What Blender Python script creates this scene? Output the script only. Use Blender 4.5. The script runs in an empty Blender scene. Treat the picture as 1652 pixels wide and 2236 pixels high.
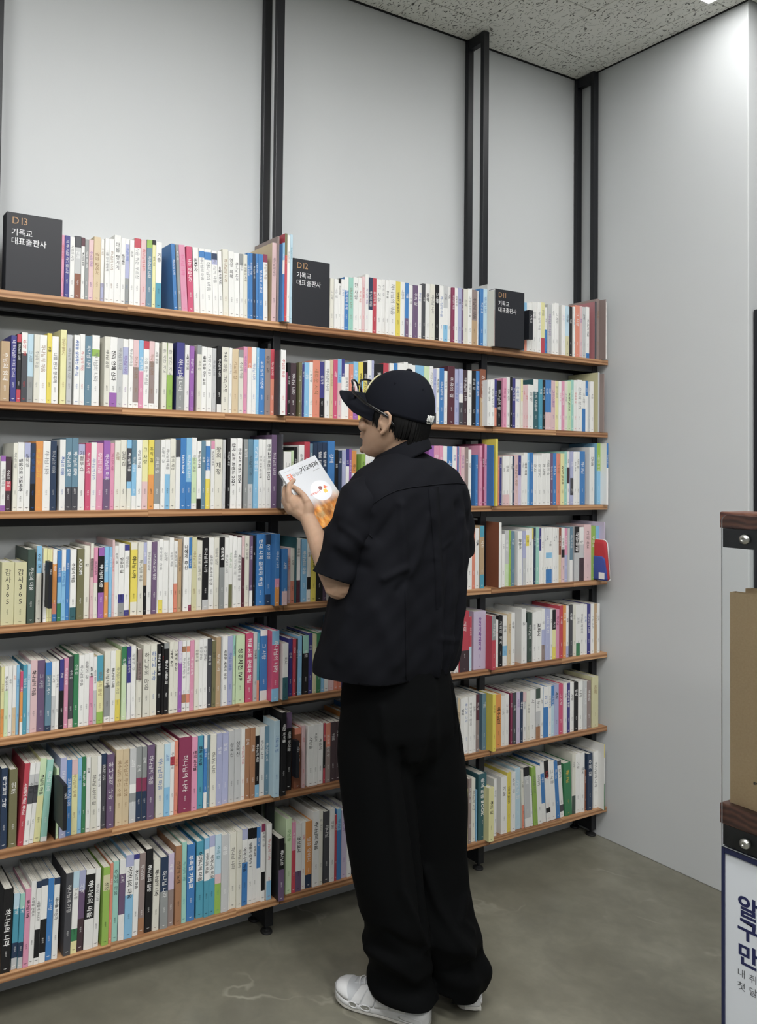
import bpy, bmesh, math, random
import numpy as np
from mathutils import Vector, Matrix

random.seed(7); rng = np.random.RandomState(7)
SC = bpy.context.scene; COL = SC.collection
PI = math.pi

# ------------------------------------------------------------------ camera
IW, IH = 1652, 2236
FPX = 1777.418                       # focal length in pixels of the 1652 x 2236 frame
YAW, PITCH, ROLL = 0.495754, 0.025499, 0.014901
CAM = np.array([-2.97458, -2.34430, 1.48])
PX, PY = -332.607, -137.835          # the photograph is an off-centre crop
_f = np.array([math.sin(YAW)*math.cos(PITCH), math.cos(YAW)*math.cos(PITCH), math.sin(PITCH)])
_r = np.array([math.cos(YAW), -math.sin(YAW), 0.0]); _u = np.cross(_r, _f)
_r, _u = _r*math.cos(ROLL)+_u*math.sin(ROLL), _u*math.cos(ROLL)-_r*math.sin(ROLL)
def ray(px, py):
    return _f + _r*(px-IW/2-PX)/FPX - _u*(py-IH/2-PY)/FPX
def on(ax, px, py, v):               # point of the photograph on the plane coordinate[ax] = v
    d = ray(px, py); return CAM + d*((v-CAM[ax])/d[ax])
cd = bpy.data.cameras.new('camera'); cam = bpy.data.objects.new('camera', cd); COL.objects.link(cam)
cam.matrix_world = Matrix(((_r[0], _u[0], -_f[0], CAM[0]), (_r[1], _u[1], -_f[1], CAM[1]), (_r[2], _u[2], -_f[2], CAM[2]), (0, 0, 0, 1)))
cd.sensor_fit = 'AUTO'; cd.sensor_width = 36; cd.lens = 36*FPX/IH
cd.shift_x = -PX/IH; cd.shift_y = PY/IH
cd.clip_start = 0.05; cd.clip_end = 60
SC.camera = cam

# ------------------------------------------------------------------ light
ROOM_H = 3.179
w = bpy.data.worlds.new('world'); SC.world = w; w.use_nodes = True
w.node_tree.nodes['Background'].inputs[0].default_value = (0.93, 0.97, 1.0, 1)
w.node_tree.nodes['Background'].inputs[1].default_value = 0.19
SC.view_settings.view_transform = 'Standard'; SC.view_settings.look = 'None'
SC.view_settings.gamma = 1; SC.view_settings.use_curve_mapping = False
SC.view_settings.exposure = 0.1
# ceiling panels: centre x, y, size x, size y, watts
PANELS = [(-0.2505, -1.215, 0.30, 1.19, 12), (-1.78, -1.75, 0.30, 1.19, 44), (-3.3, -1.75, 0.30, 1.19, 44),
          (-0.7, -3.6, 0.30, 1.19, 40), (-2.4, -3.8, 0.30, 1.19, 42), (-4.0, -3.8, 0.30, 1.19, 40)]

# ------------------------------------------------------------------ helpers
def lin(c):
    if isinstance(c, str):
        c = [int(c[i:i+2], 16)/255 for i in (0, 2, 4)]
    return tuple(x/12.92 if x <= .04045 else ((x+.055)/1.055)**2.4 for x in c)
def tag(o, label=None, cat=None, group=None, kind=None):
    if label: o['label'] = label
    if cat: o['category'] = cat
    if group: o['group'] = group
    if kind: o['kind'] = kind
    return o
def empty(name, loc=(0, 0, 0), **k):
    o = bpy.data.objects.new(name, None); COL.objects.link(o); o.location = loc
    o.empty_display_size = .05
    return tag(o, **k)
def link(name, me, mat=None, parent=None, smooth=False, **k):
    o = bpy.data.objects.new(name, me); COL.objects.link(o)
    if mat is not None and not me.materials: me.materials.append(mat)
    if parent is not None:
        o.parent = parent
        o.matrix_parent_inverse = Matrix.Translation(parent.location).inverted() if parent.rotation_euler[:] == (0, 0, 0) else parent.matrix_basis.inverted()
    if smooth: me.polygons.foreach_set('use_smooth', [True]*len(me.polygons))
    return tag(o, **k)
def mesh(name, v, f):
    me = bpy.data.meshes.new(name); me.from_pydata([tuple(map(float, p)) for p in v], [], f); me.update(); return me
class MB:
    """collects shapes into one mesh"""
    def __init__(s): s.v = []; s.f = []; s.c = []
    def add(s, v, f, c=None):
        n = len(s.v); s.v += [tuple(map(float, p)) for p in v]; s.f += [tuple(i+n for i in q) for q in f]; s.c += [c]*len(f); return s
    def box(s, x0, x1, y0, y1, z0, z1, c=None, bev=0.0):
        if bev:
            bm = bmesh.new(); bmesh.ops.create_cube(bm, size=1)
            for p in bm.verts: p.co = ((x0+x1)/2+p.co.x*(x1-x0), (y0+y1)/2+p.co.y*(y1-y0), (z0+z1)/2+p.co.z*(z1-z0))
            bmesh.ops.bevel(bm, geom=bm.edges[:], offset=bev, segments=2, affect='EDGES', profile=.6)
            bm.verts.index_update()
            s.add([p.co[:] for p in bm.verts], [tuple(q.index for q in fc.verts) for fc in bm.faces], c); bm.free(); return s
        v = [(x0, y0, z0), (x1, y0, z0), (x1, y1, z0), (x0, y1, z0), (x0, y0, z1), (x1, y0, z1), (x1, y1, z1), (x0, y1, z1)]
        return s.add(v, [(3, 2, 1, 0), (4, 5, 6, 7), (0, 1, 5, 4), (1, 2, 6, 5), (2, 3, 7, 6), (3, 0, 4, 7)], c)
    def loft(s, rings, c=None, cap0=True, cap1=True, closed=True):
        n = len(rings[0]); v = [p for r_ in rings for p in r_]; f = []
        for i in range(len(rings)-1):
            for j in range(n if closed else n-1):
                k = (j+1) % n; f.append((i*n+j, i*n+k, (i+1)*n+k, (i+1)*n+j))
        if cap0: f.append(tuple(range(n-1, -1, -1)))
        if cap1: f.append(tuple((len(rings)-1)*n+j for j in range(n)))
        return s.add(v, f, c)
    def tube(s, pts, rad, n=8, c=None, flat=1.0, up=None, ends=True):
        """tapered tube along pts; rounded ends"""
        P = [np.array(p, float) for p in pts]; R = list(rad) if hasattr(rad, '__len__') else [rad]*len(P)
        if ends:
            d0 = P[0]-P[1]; d0 /= np.linalg.norm(d0); d1 = P[-1]-P[-2]; d1 /= np.linalg.norm(d1)
            a = [P[0]+d0*R[0]*t for t in (.98, .75)]; b = [P[-1]+d1*R[-1]*t for t in (.75, .98)]
            R = [R[0]*.25, R[0]*.7]+R+[R[-1]*.7, R[-1]*.25]; P = a+P+b
        rings = []; prev = None
        for i, p in enumerate(P):
            t = P[min(i+1, len(P)-1)]-P[max(i-1, 0)]; t /= np.linalg.norm(t)
            x = np.array(up, float) if up is not None else (prev if prev is not None else (np.array([1, 0, 0.]) if abs(t[0]) < .8 else np.array([0, 1., 0])))
            x = x-t*(x@t); x /= np.linalg.norm(x); prev = x; y = np.cross(t, x)
            rings.append([p+R[i]*(math.cos(q)*x+flat*math.sin(q)*y) for q in np.linspace(0, 2*PI, n, endpoint=False)])
        return s.loft(rings, c)
    def ball(s, c0, rx, ry=None, rz=None, rot=None, n=16, m=10, c=None):
        ry = ry or rx; rz = rz or rx; rot = np.eye(3) if rot is None else rot; c0 = np.array(c0, float)
        rings = []
        for i in range(m+1):
            a = -PI/2+PI*(i+.001*(1 if i == 0 else -1 if i == m else 0))/m
            rings.append([c0+rot@np.array([rx*math.cos(a)*math.cos(q), ry*math.cos(a)*math.sin(q), rz*math.sin(a)]) for q in np.linspace(0, 2*PI, n, endpoint=False)])
        return s.loft(rings, c)
    def mesh(s, name):
        me = mesh(name, s.v, s.f)
        if any(c is not None for c in s.c): paint(me, s.c)
        return me
    def build(s, name, mat, parent=None, smooth=False, **k): return link(name, s.mesh(name), mat, parent, smooth, **k)
def paint(me, cols):
    a = me.color_attributes.new('Col', 'FLOAT_COLOR', 'CORNER')
    out = np.ones((len(me.loops), 4), np.float32); n = np.empty(len(me.polygons), int); me.polygons.foreach_get('loop_total', n)
    out[:, :3] = np.repeat(np.array([c if c is not None else (.5, .5, .5) for c in cols], np.float32), n, axis=0)
    a.data.foreach_set('color', out.ravel())

def material(name, col=(.5, .5, .5), rough=.5, metal=0.0, spec=.5, **k):
    m = bpy.data.materials.new(name); m.use_nodes = True; b = m.node_tree.nodes['Principled BSDF']
    b.inputs['Base Color'].default_value = (*col, 1); b.inputs['Roughness'].default_value = rough
    b.inputs['Metallic'].default_value = metal; b.inputs['Specular IOR Level'].default_value = spec
    for kk, v in k.items(): b.inputs[kk.replace('_', ' ')].default_value = v
    return m
class NT:
    def __init__(s, m): s.t = m.node_tree; s.b = s.t.nodes['Principled BSDF']
    def n(s, typ, **k):
        x = s.t.nodes.new('ShaderNode'+typ)
        for a, v in k.items():
            if a.startswith('i_'):
                key = a[2:]; key = int(key) if key.isdigit() else key.replace('_', ' ')
                if hasattr(v, 'bl_idname') or isinstance(v, bpy.types.NodeSocket): s.t.links.new(v, x.inputs[key])
                else: x.inputs[key].default_value = v
            else: setattr(x, a, v)
        return x
    def link(s, a, b): s.t.links.new(a, s.b.inputs[b] if isinstance(b, str) else b)
    def ramp(s, fac, stops):
        x = s.n('ValToRGB'); s.t.links.new(fac, x.inputs[0]); e = x.color_ramp.elements
        while len(e) < len(stops): e.new(.5)
        for i, (p, c) in enumerate(stops): e[i].position = p; e[i].color = (*c, 1) if len(c) == 3 else c
        return x.outputs[0]
    def mix(s, fac, a, b, mode='MIX'):
        x = s.n('MixRGB', blend_type=mode)
        for v, i in ((fac, 0), (a, 1), (b, 2)):
            if isinstance(v, bpy.types.NodeSocket): s.t.links.new(v, x.inputs[i])
            else: x.inputs[i].default_value = v if i == 0 else (*v, 1)
        return x.outputs[0]
    def bump(s, h, strength=.3, dist=.002):
        x = s.n('Bump', i_Strength=strength, i_Distance=dist); s.t.links.new(h, x.inputs['Height']); s.t.links.new(x.outputs[0], s.b.inputs['Normal'])
def g(v): return (v, v, v)

# ------------------------------------------------------------------ materials
M = {}
M['wall'] = material('wall_paint', lin('dcdedd'), .55)
n = NT(M['wall']); tc = n.n('TexCoord').outputs['Object']
nz = n.n('Texture'[:0]+'TexNoise', i_Vector=tc, i_Scale=160.0, i_Detail=3.0); n.bump(nz.outputs['Fac'], .12, .001)
n2 = n.n('TexNoise', i_Vector=tc, i_Scale=1.3, i_Detail=5.0)
n.link(n.mix(n2.outputs['Fac'], lin('c4c7c8'), lin('cdd0d1')), 'Base Color')
M['ceil'] = material('ceiling_tile', lin('c9cac2'), .85, spec=.2)
n = NT(M['ceil']); tc = n.n('TexCoord').outputs['Object']
wv = n.n('TexNoise', i_Vector=tc, i_Scale=26.0, i_Detail=2.0)
off = n.n('VectorMath', operation='SCALE', i_0=wv.outputs['Color'], i_Scale=.055)
pv = n.n('VectorMath', operation='ADD', i_0=tc, i_1=off.outputs[0])
mp = n.n('Mapping', i_Vector=pv.outputs[0], i_Scale=(165.0, 52.0, 1.0), i_Rotation=(0, 0, .25))
fis = n.n('TexNoise', i_Vector=mp.outputs[0], i_Scale=1.0, i_Detail=1.0)
fm = n.ramp(fis.outputs['Fac'], [(.625, g(0)), (.655, g(1))])
vo = n.n('TexVoronoi', i_Vector=tc, i_Scale=75.0)
vm = n.ramp(vo.outputs['Distance'], [(.16, g(1)), (.26, g(0))])
gate = n.ramp(n.n('TexNoise', i_Vector=tc, i_Scale=60.0).outputs['Fac'], [(.5, g(0)), (.53, g(1))])
vm2 = n.n('Math', operation='MULTIPLY', i_0=vm, i_1=gate)
allm = n.n('Math', operation='MAXIMUM', i_0=fm, i_1=vm2.outputs[0])
n.link(n.mix(allm.outputs[0], lin('e6e7e0'), lin('74756f')), 'Base Color')
inv = n.n('Math', operation='SUBTRACT', i_0=1.0, i_1=allm.outputs[0]); n.bump(inv.outputs[0], .8, .002)
M['floor'] = material('polished_concrete', lin('7d7b70'), .33)
n = NT(M['floor']); tc = n.n('TexCoord').outputs['Object']
a1 = n.n('TexNoise', i_Vector=tc, i_Scale=2.2, i_Detail=7.0, i_Roughness=.62)
a2 = n.n('TexNoise', i_Vector=tc, i_Scale=14.0, i_Detail=5.0, i_Distortion=1.2)
base = n.ramp(a1.outputs['Fac'], [(.28, lin('5f5d50')), (.5, lin('727063')), (.72, lin('888678'))])
base = n.mix(n.ramp(a2.outputs['Fac'], [(.35, g(0)), (.75, g(.35))]), base, lin('55534a'))
wv = n.n('TexNoise', i_Vector=tc, i_Scale=3.5, i_Detail=4.0)
pv = n.n('VectorMath', operation='ADD', i_0=tc, i_1=n.n('VectorMath', operation='SCALE', i_0=wv.outputs['Color'], i_Scale=.55).outputs[0])
cr = n.n('TexVoronoi', feature='DISTANCE_TO_EDGE', i_Vector=pv.outputs[0], i_Scale=1.7)
crm = n.ramp(cr.outputs['Distance'], [(.003, g(1)), (.018, g(0))])
gate = n.ramp(n.n('TexNoise', i_Vector=tc, i_Scale=2.6, i_Detail=2.0).outputs['Fac'], [(.50, g(0)), (.68, g(.6))])
crf = n.n('Math', operation='MULTIPLY', i_0=crm, i_1=gate)
n.link(n.mix(crf.outputs[0], base, lin('b5b3a4')), 'Base Color')
n.link(n.ramp(a1.outputs['Fac'], [(.3, g(.42)), (.7, g(.27))]), 'Roughness')
n.bump(a2.outputs['Fac'], .05, .002)
def wood(name, c0, c1, c2, scale=1.0):
    m = material(name, lin(c1), .42); n = NT(m); tc = n.n('TexCoord').outputs['Object']; oi = n.n('ObjectInfo').outputs['Random']
    sh = n.n('CombineXYZ'); k = n.n('Math', operation='MULTIPLY', i_0=oi, i_1=7.3).outputs[0]
    for i in range(3): n.t.links.new(k, sh.inputs[i])
    pv = n.n('VectorMath', operation='ADD', i_0=tc, i_1=sh.outputs[0])
    mp = n.n('Mapping', i_Vector=pv.outputs[0], i_Scale=(1.6*scale, 26*scale, 26*scale))
    gr = n.n('TexNoise', i_Vector=mp.outputs[0], i_Scale=2.6, i_Detail=4.0, i_Distortion=.9)
    wa = n.n('TexWave', i_Vector=mp.outputs[0], i_Scale=.9, i_Distortion=5.0, i_Detail=2.0, bands_direction='Z')
    mx = n.n('MixRGB', i_0=.5); n.t.links.new(gr.outputs['Fac'], mx.inputs[1]); n.t.links.new(wa.outputs['Fac'], mx.inputs[2])
    c = n.ramp(mx.outputs[0], [(.2, lin(c0)), (.5, lin(c1)), (.8, lin(c2))])
    n.link(n.mix(n.n('Math', operation='MULTIPLY', i_0=oi, i_1=.55).outputs[0], c, lin(c0), 'MULTIPLY'), 'Base Color'); n.bump(gr.outputs['Fac'], .08, .001)
    return m
M['wood'] = wood('shelf_wood', '8f6544', 'b88a61', 'd0a67c')
M['walnut'] = wood('walnut', '3f2620', '5d3a30', '75503f')
M['metal'] = material('black_metal', lin('101218'), .42, spec=.5)
n = NT(M['metal']); n.bump(n.n('TexNoise', i_Vector=n.n('TexCoord').outputs['Object'], i_Scale=900.0).outputs['Fac'], .08, .0005)
M['rubber'] = material('black_rubber', lin('1a1a1a'), .6)
M['steel'] = material('bolt_steel', lin('b9b9b2'), .3, metal=.9)
M['print'] = material('printed_cover', (.5, .5, .5), .46)
n = NT(M['print']); at = n.n('VertexColor', layer_name='Col'); n.link(at.outputs['Color'], 'Base Color')
M['page'] = material('page_edges', lin('d9d6cb'), .9, spec=.1)
n = NT(M['page']); tc = n.n('TexCoord').outputs['Object']
wa = n.n('TexNoise', i_Vector=n.n('Mapping', i_Vector=tc, i_Scale=(1700.0, 2.0, 2.0)).outputs[0], i_Scale=1.0, i_Detail=1.0)
n.link(n.ramp(wa.outputs['Fac'], [(.3, lin('a9a69c')), (.6, lin('dedbd0'))]), 'Base Color')
M['board'] = material('sign_board', lin('181a21'), .5)
M['plate'] = material('bookend_black', lin('0c0c0d'), .4)

# ------------------------------------------------------------------ books
# one line a book: [x0>]x1 top cover ink title; x along the shelf and top of the spine as read off an enlarged
# detail of the photograph (origin and scale below); cover letters run down the spine with their share in percent
CROPS = {'A': (0, 430, 3.9333), 'B': (300, 480, 3.9333), 'C': (640, 560, 3.9333), 'D': (960, 600, 3.9333), 'E': (0, 900, 3.9333), 'F': (300, 900, 3.9333),
         'G': (960, 930, 3.9333), 'H': (960, 1290, 3.9333), 'I': (0, 1350, 3.9333), 'J': (340, 1340, 3.8419), 'K': (0, 1780, 3.9333), 'L': (340, 1700, 3.7545),
         'M': (560, 760, 3.304), 'N': (980, 1580, 4.13)}
PAL = {'W': ('e6e6e2', 'white'), 'I': ('dcdacb', 'ivory'), 'L': ('bfc1c1', 'light grey'), 'G': ('8f9392', 'grey'), 'D': ('45464c', 'charcoal'), 'K': ('17171a', 'black'),
       'N': ('263a57', 'navy'), 'i': ('3a3a86', 'indigo'), 'B': ('2f7cc0', 'blue'), 'b': ('5f8599', 'slate blue'), 'S': ('7dbbe0', 'sky blue'), 's': ('b4d3e2', 'pale blue'),
       'T': ('3f9bb4', 'teal'), 't': ('2c6068', 'dark teal'), 'Z': ('93cdbd', 'mint'), 'z': ('c5dcae', 'pale green'), 'E': ('8fb83f', 'lime green'), 'e': ('74714c', 'olive'),
       'F': ('2d7d4f', 'green'), 'f': ('3c5047', 'dark green'), 'P': ('dd8fae', 'pink'), 'p': ('dcb9ba', 'pale pink'), 'R': ('c2374a', 'red'), 'M': ('cf4570', 'crimson'),
       'm': ('8e2f55', 'magenta'), 'U': ('5b2b38', 'maroon'), 'r': ('b9747a', 'rose'), 'V': ('9a5bb0', 'purple'), 'v': ('6d5577', 'plum'), 'A': ('a9aed2', 'lavender'), 'a': ('c9bcd6', 'pale lavender'),
       'Y': ('e2cf33', 'yellow'), 'y': ('e0dc9a', 'pale yellow'), 'O': ('e29236', 'orange'), 'o': ('e08568', 'salmon'), 'H': ('8a4f33', 'brown'), 'h': ('453239', 'dark brown'),
       'J': ('a8764f', 'tan brown'), 'Q': ('d3bd95', 'beige'), 'q': ('b89a72', 'tan'), 'X': ('92807b', 'taupe'), 'c': ('cfcb9c', 'khaki')}
INK = {'k': '1c1c1e', 'w': 'ececea', 'g': '6b6d6e', 'b': '2a5fa8', 'r': 'c03434', 'y': 'd9b64a', 'n': '8a6a48', 'p': 'd46a92', 't': '2d7f8a', 'o': 'd0722c', 'e': '4f8a3a', 'v': '7a4a9a', 'L': 'b5b7b7'}
INKN = {'k': 'black', 'w': 'white', 'g': 'grey', 'b': 'blue', 'r': 'red', 'y': 'gold', 'n': 'brown', 'p': 'pink', 't': 'teal', 'o': 'orange', 'e': 'green', 'v': 'violet', 'L': 'silver'}
ROWS = {
(1, 0): """#A
518>547 328 P r 사랑하는 이에게
593 333 i w 네 하나님은 어디 있느냐
635 345 W g 사명의 시작
690 338 D18L42H40 w 은혜
722 350 U14W86 k *하나님의 음성
755 365 G w 기도로 여는 아침
797 368 p v 주님의 마음
858 345 Q n -
888 365 W70A30 n 그 사랑
932 358 W g 너를 만나 행복해
975 362 W n 하나님의 나라
1030 330 W k |마음 챙기기
1070 355 W k *살려내심
1103 362 W8A52G40 b 주님의 마음
1145 372 W g |은혜
1200 358 R14W86 g 가슴 뛰는 부르심
1250 370 p r 하나님의 나라
1300 370 E12b48b40 w 하나님의 나라
1330 372 K7y93 k 영의 시대
1382 390 W62T38 k |기쁨
@-4
1494>1526 408 B w 하나님의 나라
1560 415 G w |주의 길
1613 420 P p 하나님 나라
@-3.2
1665 432 M w *나는 믿습니다
#B
@-2.6
487>535 242 W k |*원주자
587 252 W4B10W86 g 하나님의 마음
647 262 W4B12W84 g 하나님의 마음
697 272 W4N10A8W78 g 하나님의 마음
735 275 W k *40일 작정기도
@-1.5
783 258 I n 하나님의 나라
832 275 W k |영성 회복
877 290 W k 하나님 나라
@-1
910 295 G18W82 g 주의 길
945 300 I k 새 믿음의 사명
965 285 B w 성령 충만의 삶
990 288 B w 하나님의 마음
1015 292 N w 하나님의 나라
1040 295 B w 주님의 마음
1080 298 B w 부르심의 소명자
1118 300 m12W88 n 주님의 마음
@0
1150>1187 198 p/Q k 하나님의 나라 ~14
1187>1212 140 X k - ~14.5
1235 195 S22W18B60 w 새로운 시작
1258 195 S22W18B60 w 새로운 시작
1280 118 e25R75 y 하나님 나라
1303 132 W g 하나님의 나라
1326 128 s t 하나님의 나라""",
(1, 1): """#C
313>345 190 I g 그 사랑
385 195 W g 나는 길
405 190 K10W90 k 주님의 마음
437 195 W b 그 자리
472 178 W25B75 w 은혜 위에 은혜
513 182 Z n 하나님의 나라
557 180 W k |한 사람
585 182 W r 하나님 마음
612 175 p r 주님의 마음
645 155 W v 하나님의 복음
680 182 N58W42 w 주님의 마음
712 188 R w 십자가의 길
757 198 W g |그 사랑
785 198 W g |주의 길
820 205 W k *주의 길
878 205 W g 하나님의 마음
918 218 Y k *WHY JESUS
955 222 W g 사랑아
990 228 B65v35 w 기쁨
1023 250 W g 은혜
1070 250 v w 주의 길
1100 245 W b 주의 길
1133 235 D w 사명
1172 238 W k |*은혜
1215 240 I g 하나님 나라
1250 245 K w *그 사랑
1288 252 W b 하나님의 마음
1325 252 L40W30S30 k 기도
1350 262 W k *기도
1385 268 m w 하나님의 마음
1412 272 W k 은혜의 길
1443 272 A k 성령
1460 280 v w 주님의 마음
1500 280 I g 은혜
1532 278 W k 그리스도인의 삶
1575 290 X55q45 k 주님의 마음
1588 295 W g -
#D
345>372 120 B w -
404 122 s b 하나님 나라
411 82 L g -
434 125 G35X65/I w -
447 118 W g 처음 시작""",
(1, 2): """#D
724>745 240 S55o45 w 그 사랑
765 240 W g 기도
790 240 W k 주의 길
830 235 W g 은혜
867 238 W g 하나님의 마음
900 240 y70R30 g 위로
920 280 W48B52 k 사랑
960 255 L v 하나님의 나라
985 250 W g 나라
1020 245 W g 그 사랑
1045>1075 262 W a 소망
1110 272 s60c40 k |길을
1135 275 K w 마음
1160 275 W b 나의 사랑
1200 265 o w 그 사랑
1222 270 p v 복음
1250 278 L k 은혜
1283 278 W90B10 k 하나님의 마음
1330>1345 232 D/r g -
1370 210 X n -
1392 205 X v -
1413 230 W g 주의 길""",
(2, 0): """#A
0>78 1240 q w 주님의 임재
85>135 1190 i w 네 하나님은 어디 있느냐
175 1180 R12K70R18 w 하나님의 나라
228 1165 W30D70 r |주의 길
280 1180 s62G38 g 그 사랑
332 1182 I g 주님의 마음
395 1188 W n 하나님의 마음
438 1172 Y k *부활
495 1200 W k 너를 만나 행복해
512>563 1142 y n |긍정열기
612 1185 L g 하나님의 회복의 시간
630>678 1188 W b *사람을 살게하신 하나님
722 1180 W r 하나님의 마음
783 1195 b w 하나님 나라
848 1190 W20E10W70 g 하나님의 나라
890>937 1200 I k 하나님 음성
1000 1205 W80V20 k *진리 안에 산다
1048 1215 L g 하나님의 나라
1095 1222 W12A40W48 v 하나님 나라
1137 1222 W k 하나님의 마음
1185 1230 p40X52W8 n 하나님의 나라
1225 1232 S45P55 w 주님의 마음
1275 1240 R12W88 g 가슴 뛰는 부르심
1320 1240 p30X62W8 n 하나님의 나라
1358 1250 W k 처음 믿음
1385>1427 1250 I g |한 시간 기도
1478 1255 I48E52 g |한 시간 기도
1510>1578 1252 i50G50 w 하나님의 나라
1590 1270 W g -
#B
405>440 1075 W k *40일 작정기도
483 1085 V w 주님의 마음
507>545 1075 G14I86 g 주의 길
588 1090 W k *내게 힘을 주는 교회
635 1100 W g |그리스도인
672 1105 L g 하나님 나라
718 1085 K88W12 w 하나님의 나라
778 1095 I k 94세 아침 그리스도
808 1100 W g 십자가 묵상
862 1110 Q n -
905 1118 G12I88 k 주님의 마음
938 1090 P v 하나님의 나라
975 1092 o32W68 w 하나님 나라
1015 1095 W b 하나님 나라
1040 1100 S w 하나님의 대사
1088 1108 B w 부르심의 소명자
1138 1110 X k |주의 길
1170 1112 R45o55 w 하나님 나라
1215 1115 D w 사명
1226>1270 1118 W r 주님의 마음""",
(2, 1): """#B
1272>1285 1310 m w -
1310 1228 K w -
1360 1232 h w 하나님 나라
1384>1400 1225 e w -
#C
26>48 905 e w 나무
65 908 W g -
92 925 i w *PRAY ON
133 912 S w 사랑
165 910 W k 그 한 사람
225 893 o n -
262 905 i65K35 w 십자가
312 895 W k 하나님의 나라
340 888 Q n 주님의 마음
378 890 M w 사랑
410 880 S40p60 b 그 사랑
437 880 i30W70 w 믿음의 사람
475 925 W k 은혜의 길
513 925 o w 그 사랑
555 905 S50V50 w 소망
598 908 Y k *WHY JESUS
632 910 K w 성령
670 895 W b 복음
690 895 A w -
770 925 K w 회복
815 918 R w -
860 918 W g 은혜
890 918 B w 은혜
945 920 W k 은혜
980 908 W g 은혜
1015 922 W b 은혜
1045 935 W g -
1118 938 S w 그 사랑
1165 945 z n 나무의 마음
1200 945 W g |그리스도
1228 968 A80D20 b 주의 길
1253 960 W k *하나님의 마음
1292 960 B w 하나님의 길
1322 985 W g 주의 길
1328>1385 945 U w 마음의 길
1415 968 A b 하나님의 음성
1455 968 A45W15D40 w -
1495 975 h w 하나님의 나라
1530 980 W k 은혜의 길
1567 982 K w 주의 길
1597 985 B w 하나님 나라
1651 970 H50q50 w |하나님 나라""",
(2, 2): """#D
408>437 905 W k 하나님 나라
468 900 W g -
487 900 i60o40 w -
528 910 K w 하나님의 일
572 890 P m 주의 길
600 880 W k 다시 시작
622 880 K w *성령
648 890 i w 주님의 마음
685 900 W b 은혜의 길
712 895 y45I55 g 삶
733 945 p r 사랑
757 945 p r 사랑
803 945 W g |예배
843 900 W25t75 w 하나님의 마음에
880 900 T w 복음
905 905 K w 예수의 사람
930 905 B65p35 w |은혜
955 905 B65p35 w |은혜
990 910 p v *그리스도인
1015 912 y g |하나님의
1043 915 W p 믿음의 길
1070 915 P w 하나님 나라
1095 915 I g 그 사랑
1125 915 z k *WHY JESUS
1148 905 Z w 십자가의 은혜
1175 908 W r 믿음의 길
1220 905 W g 은혜의 강가
1250 912 W55B45 g 그 사랑
1270 910 B30W70 w 시작
1290 920 L w 은혜
1320 918 W g 처음
1358>1371 840 L/c g - ~14.5
1402 850 X v -""",
(3, 0): """#E
0>42 375 V10W80V10 g 하나님의 마음
90 385 h45R18h37 w 주님의 마음
106>143 265 I g 하나님의 마음
200 260 W k *말씀으로 기도하라
253 262 A22W78 k |일하심
298 270 N60K40 b 하나님의 마음
360 250 O y |하나님 나라
425 250 W g 하나님 나라
478 245 N L 하나님의 마음
505>555 235 W b *주님의 마음
610 222 b68D32 w *하나님의 모략
665 222 b68D32 w *하나님의 모략
722 275 A16W84 k |기쁨부스
775 265 M w 하나님의 사람
822 260 W b 하나님의 나라
878 265 P w 주님의 마음
940 245 V55v45 w 하나님의 마음
975 265 P m 그리스도의 사랑
1027 245 I n |은혜
1080 240 I k |일하심
1123 238 S12D48S10I30 w *하나님의 마음
1165 242 b35S45W20 w 하나님 나라
1213 240 W k 주님의 마음
1265 240 y60p40 k |그 사랑
1317 240 Y50O50 k |주의 길
1368 245 G92W8 w 은혜의 길
1412 240 W g |은혜의 길
1455 235 W50S50 k 하나님의 마음
1500 228 I k 왕의 재정
1543 240 D25W75 w 왕의 재정
1592 225 B w *faith book
1640 222 S62B38 w 하나님의 나라
#F
460>503 220 W28z64W8 g 주님의 마음
542 252 W85K15 k *하나님의 나라
580 245 b w -
618 245 W8B36W12Y44 w 기도의 시작
658 248 P12W88 k 하나님의 마음
723 232 I k |왕의 재정
752 235 L g 그 사랑
765>793 225 K w 하나님의 사람
845 225 W k *한국 교회 트렌드 2024
893 225 W k *한국 교회 트렌드 2024
908>945 232 G w -
985 232 b65L35 k 하나님의 나라
1033 235 S w |기독교 에센스
1070 232 W k 한국 교회사 이해
1097 235 W g 하나님 이야기
1145 232 W k *한국 교회 트렌드 2023
1192 195 v w 하나님의 나라
1198>1216 190 D k -
1245 190 D70W30 w *하나님의 나라""",
(3, 1): """#F
1252>1315 340 W g -
1340 330 z n -
1365 300 K w -
#M
302>340 700 W k 은혜
380 677 R w 그리
402 690 b w -
434 682 N w *말씀 강해
470 682 N w *말씀 강해
505 682 N w *말씀 강해
560 672 B w 강해
563>585 735 K w -
612 740 N w 마음
640 738 A w 길
665 728 i30W70 w 성경
683 730 V w -
717 740 O40W60 k 하나
752>780 765 E k 하나님 나라
810 727 W r 세계
850 730 W b 은혜
885 730 B w -
@@ 830 925
1240>1277 705 V w 기독
1315 705 P w 은혜
1340 705 P w -
1372 708 W r 시작
1410 710 B w *새롭게
1440 710 W b 은혜
#G
10>43 175 P w -
75 175 W r 시간
102 175 B w *새롭게
122 178 W b *은혜
142 178 p r -
180 180 P m 예배
212 182 p v 믿음의 길
243 185 X w 소명
268 205 W k 나무
305>325 250 B w 은혜
340>362 170 P m 성장
382 155 m w -
402 160 P k *주의 길
437 165 B w -
478>497 112 Y w - ~14.5""",
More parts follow.
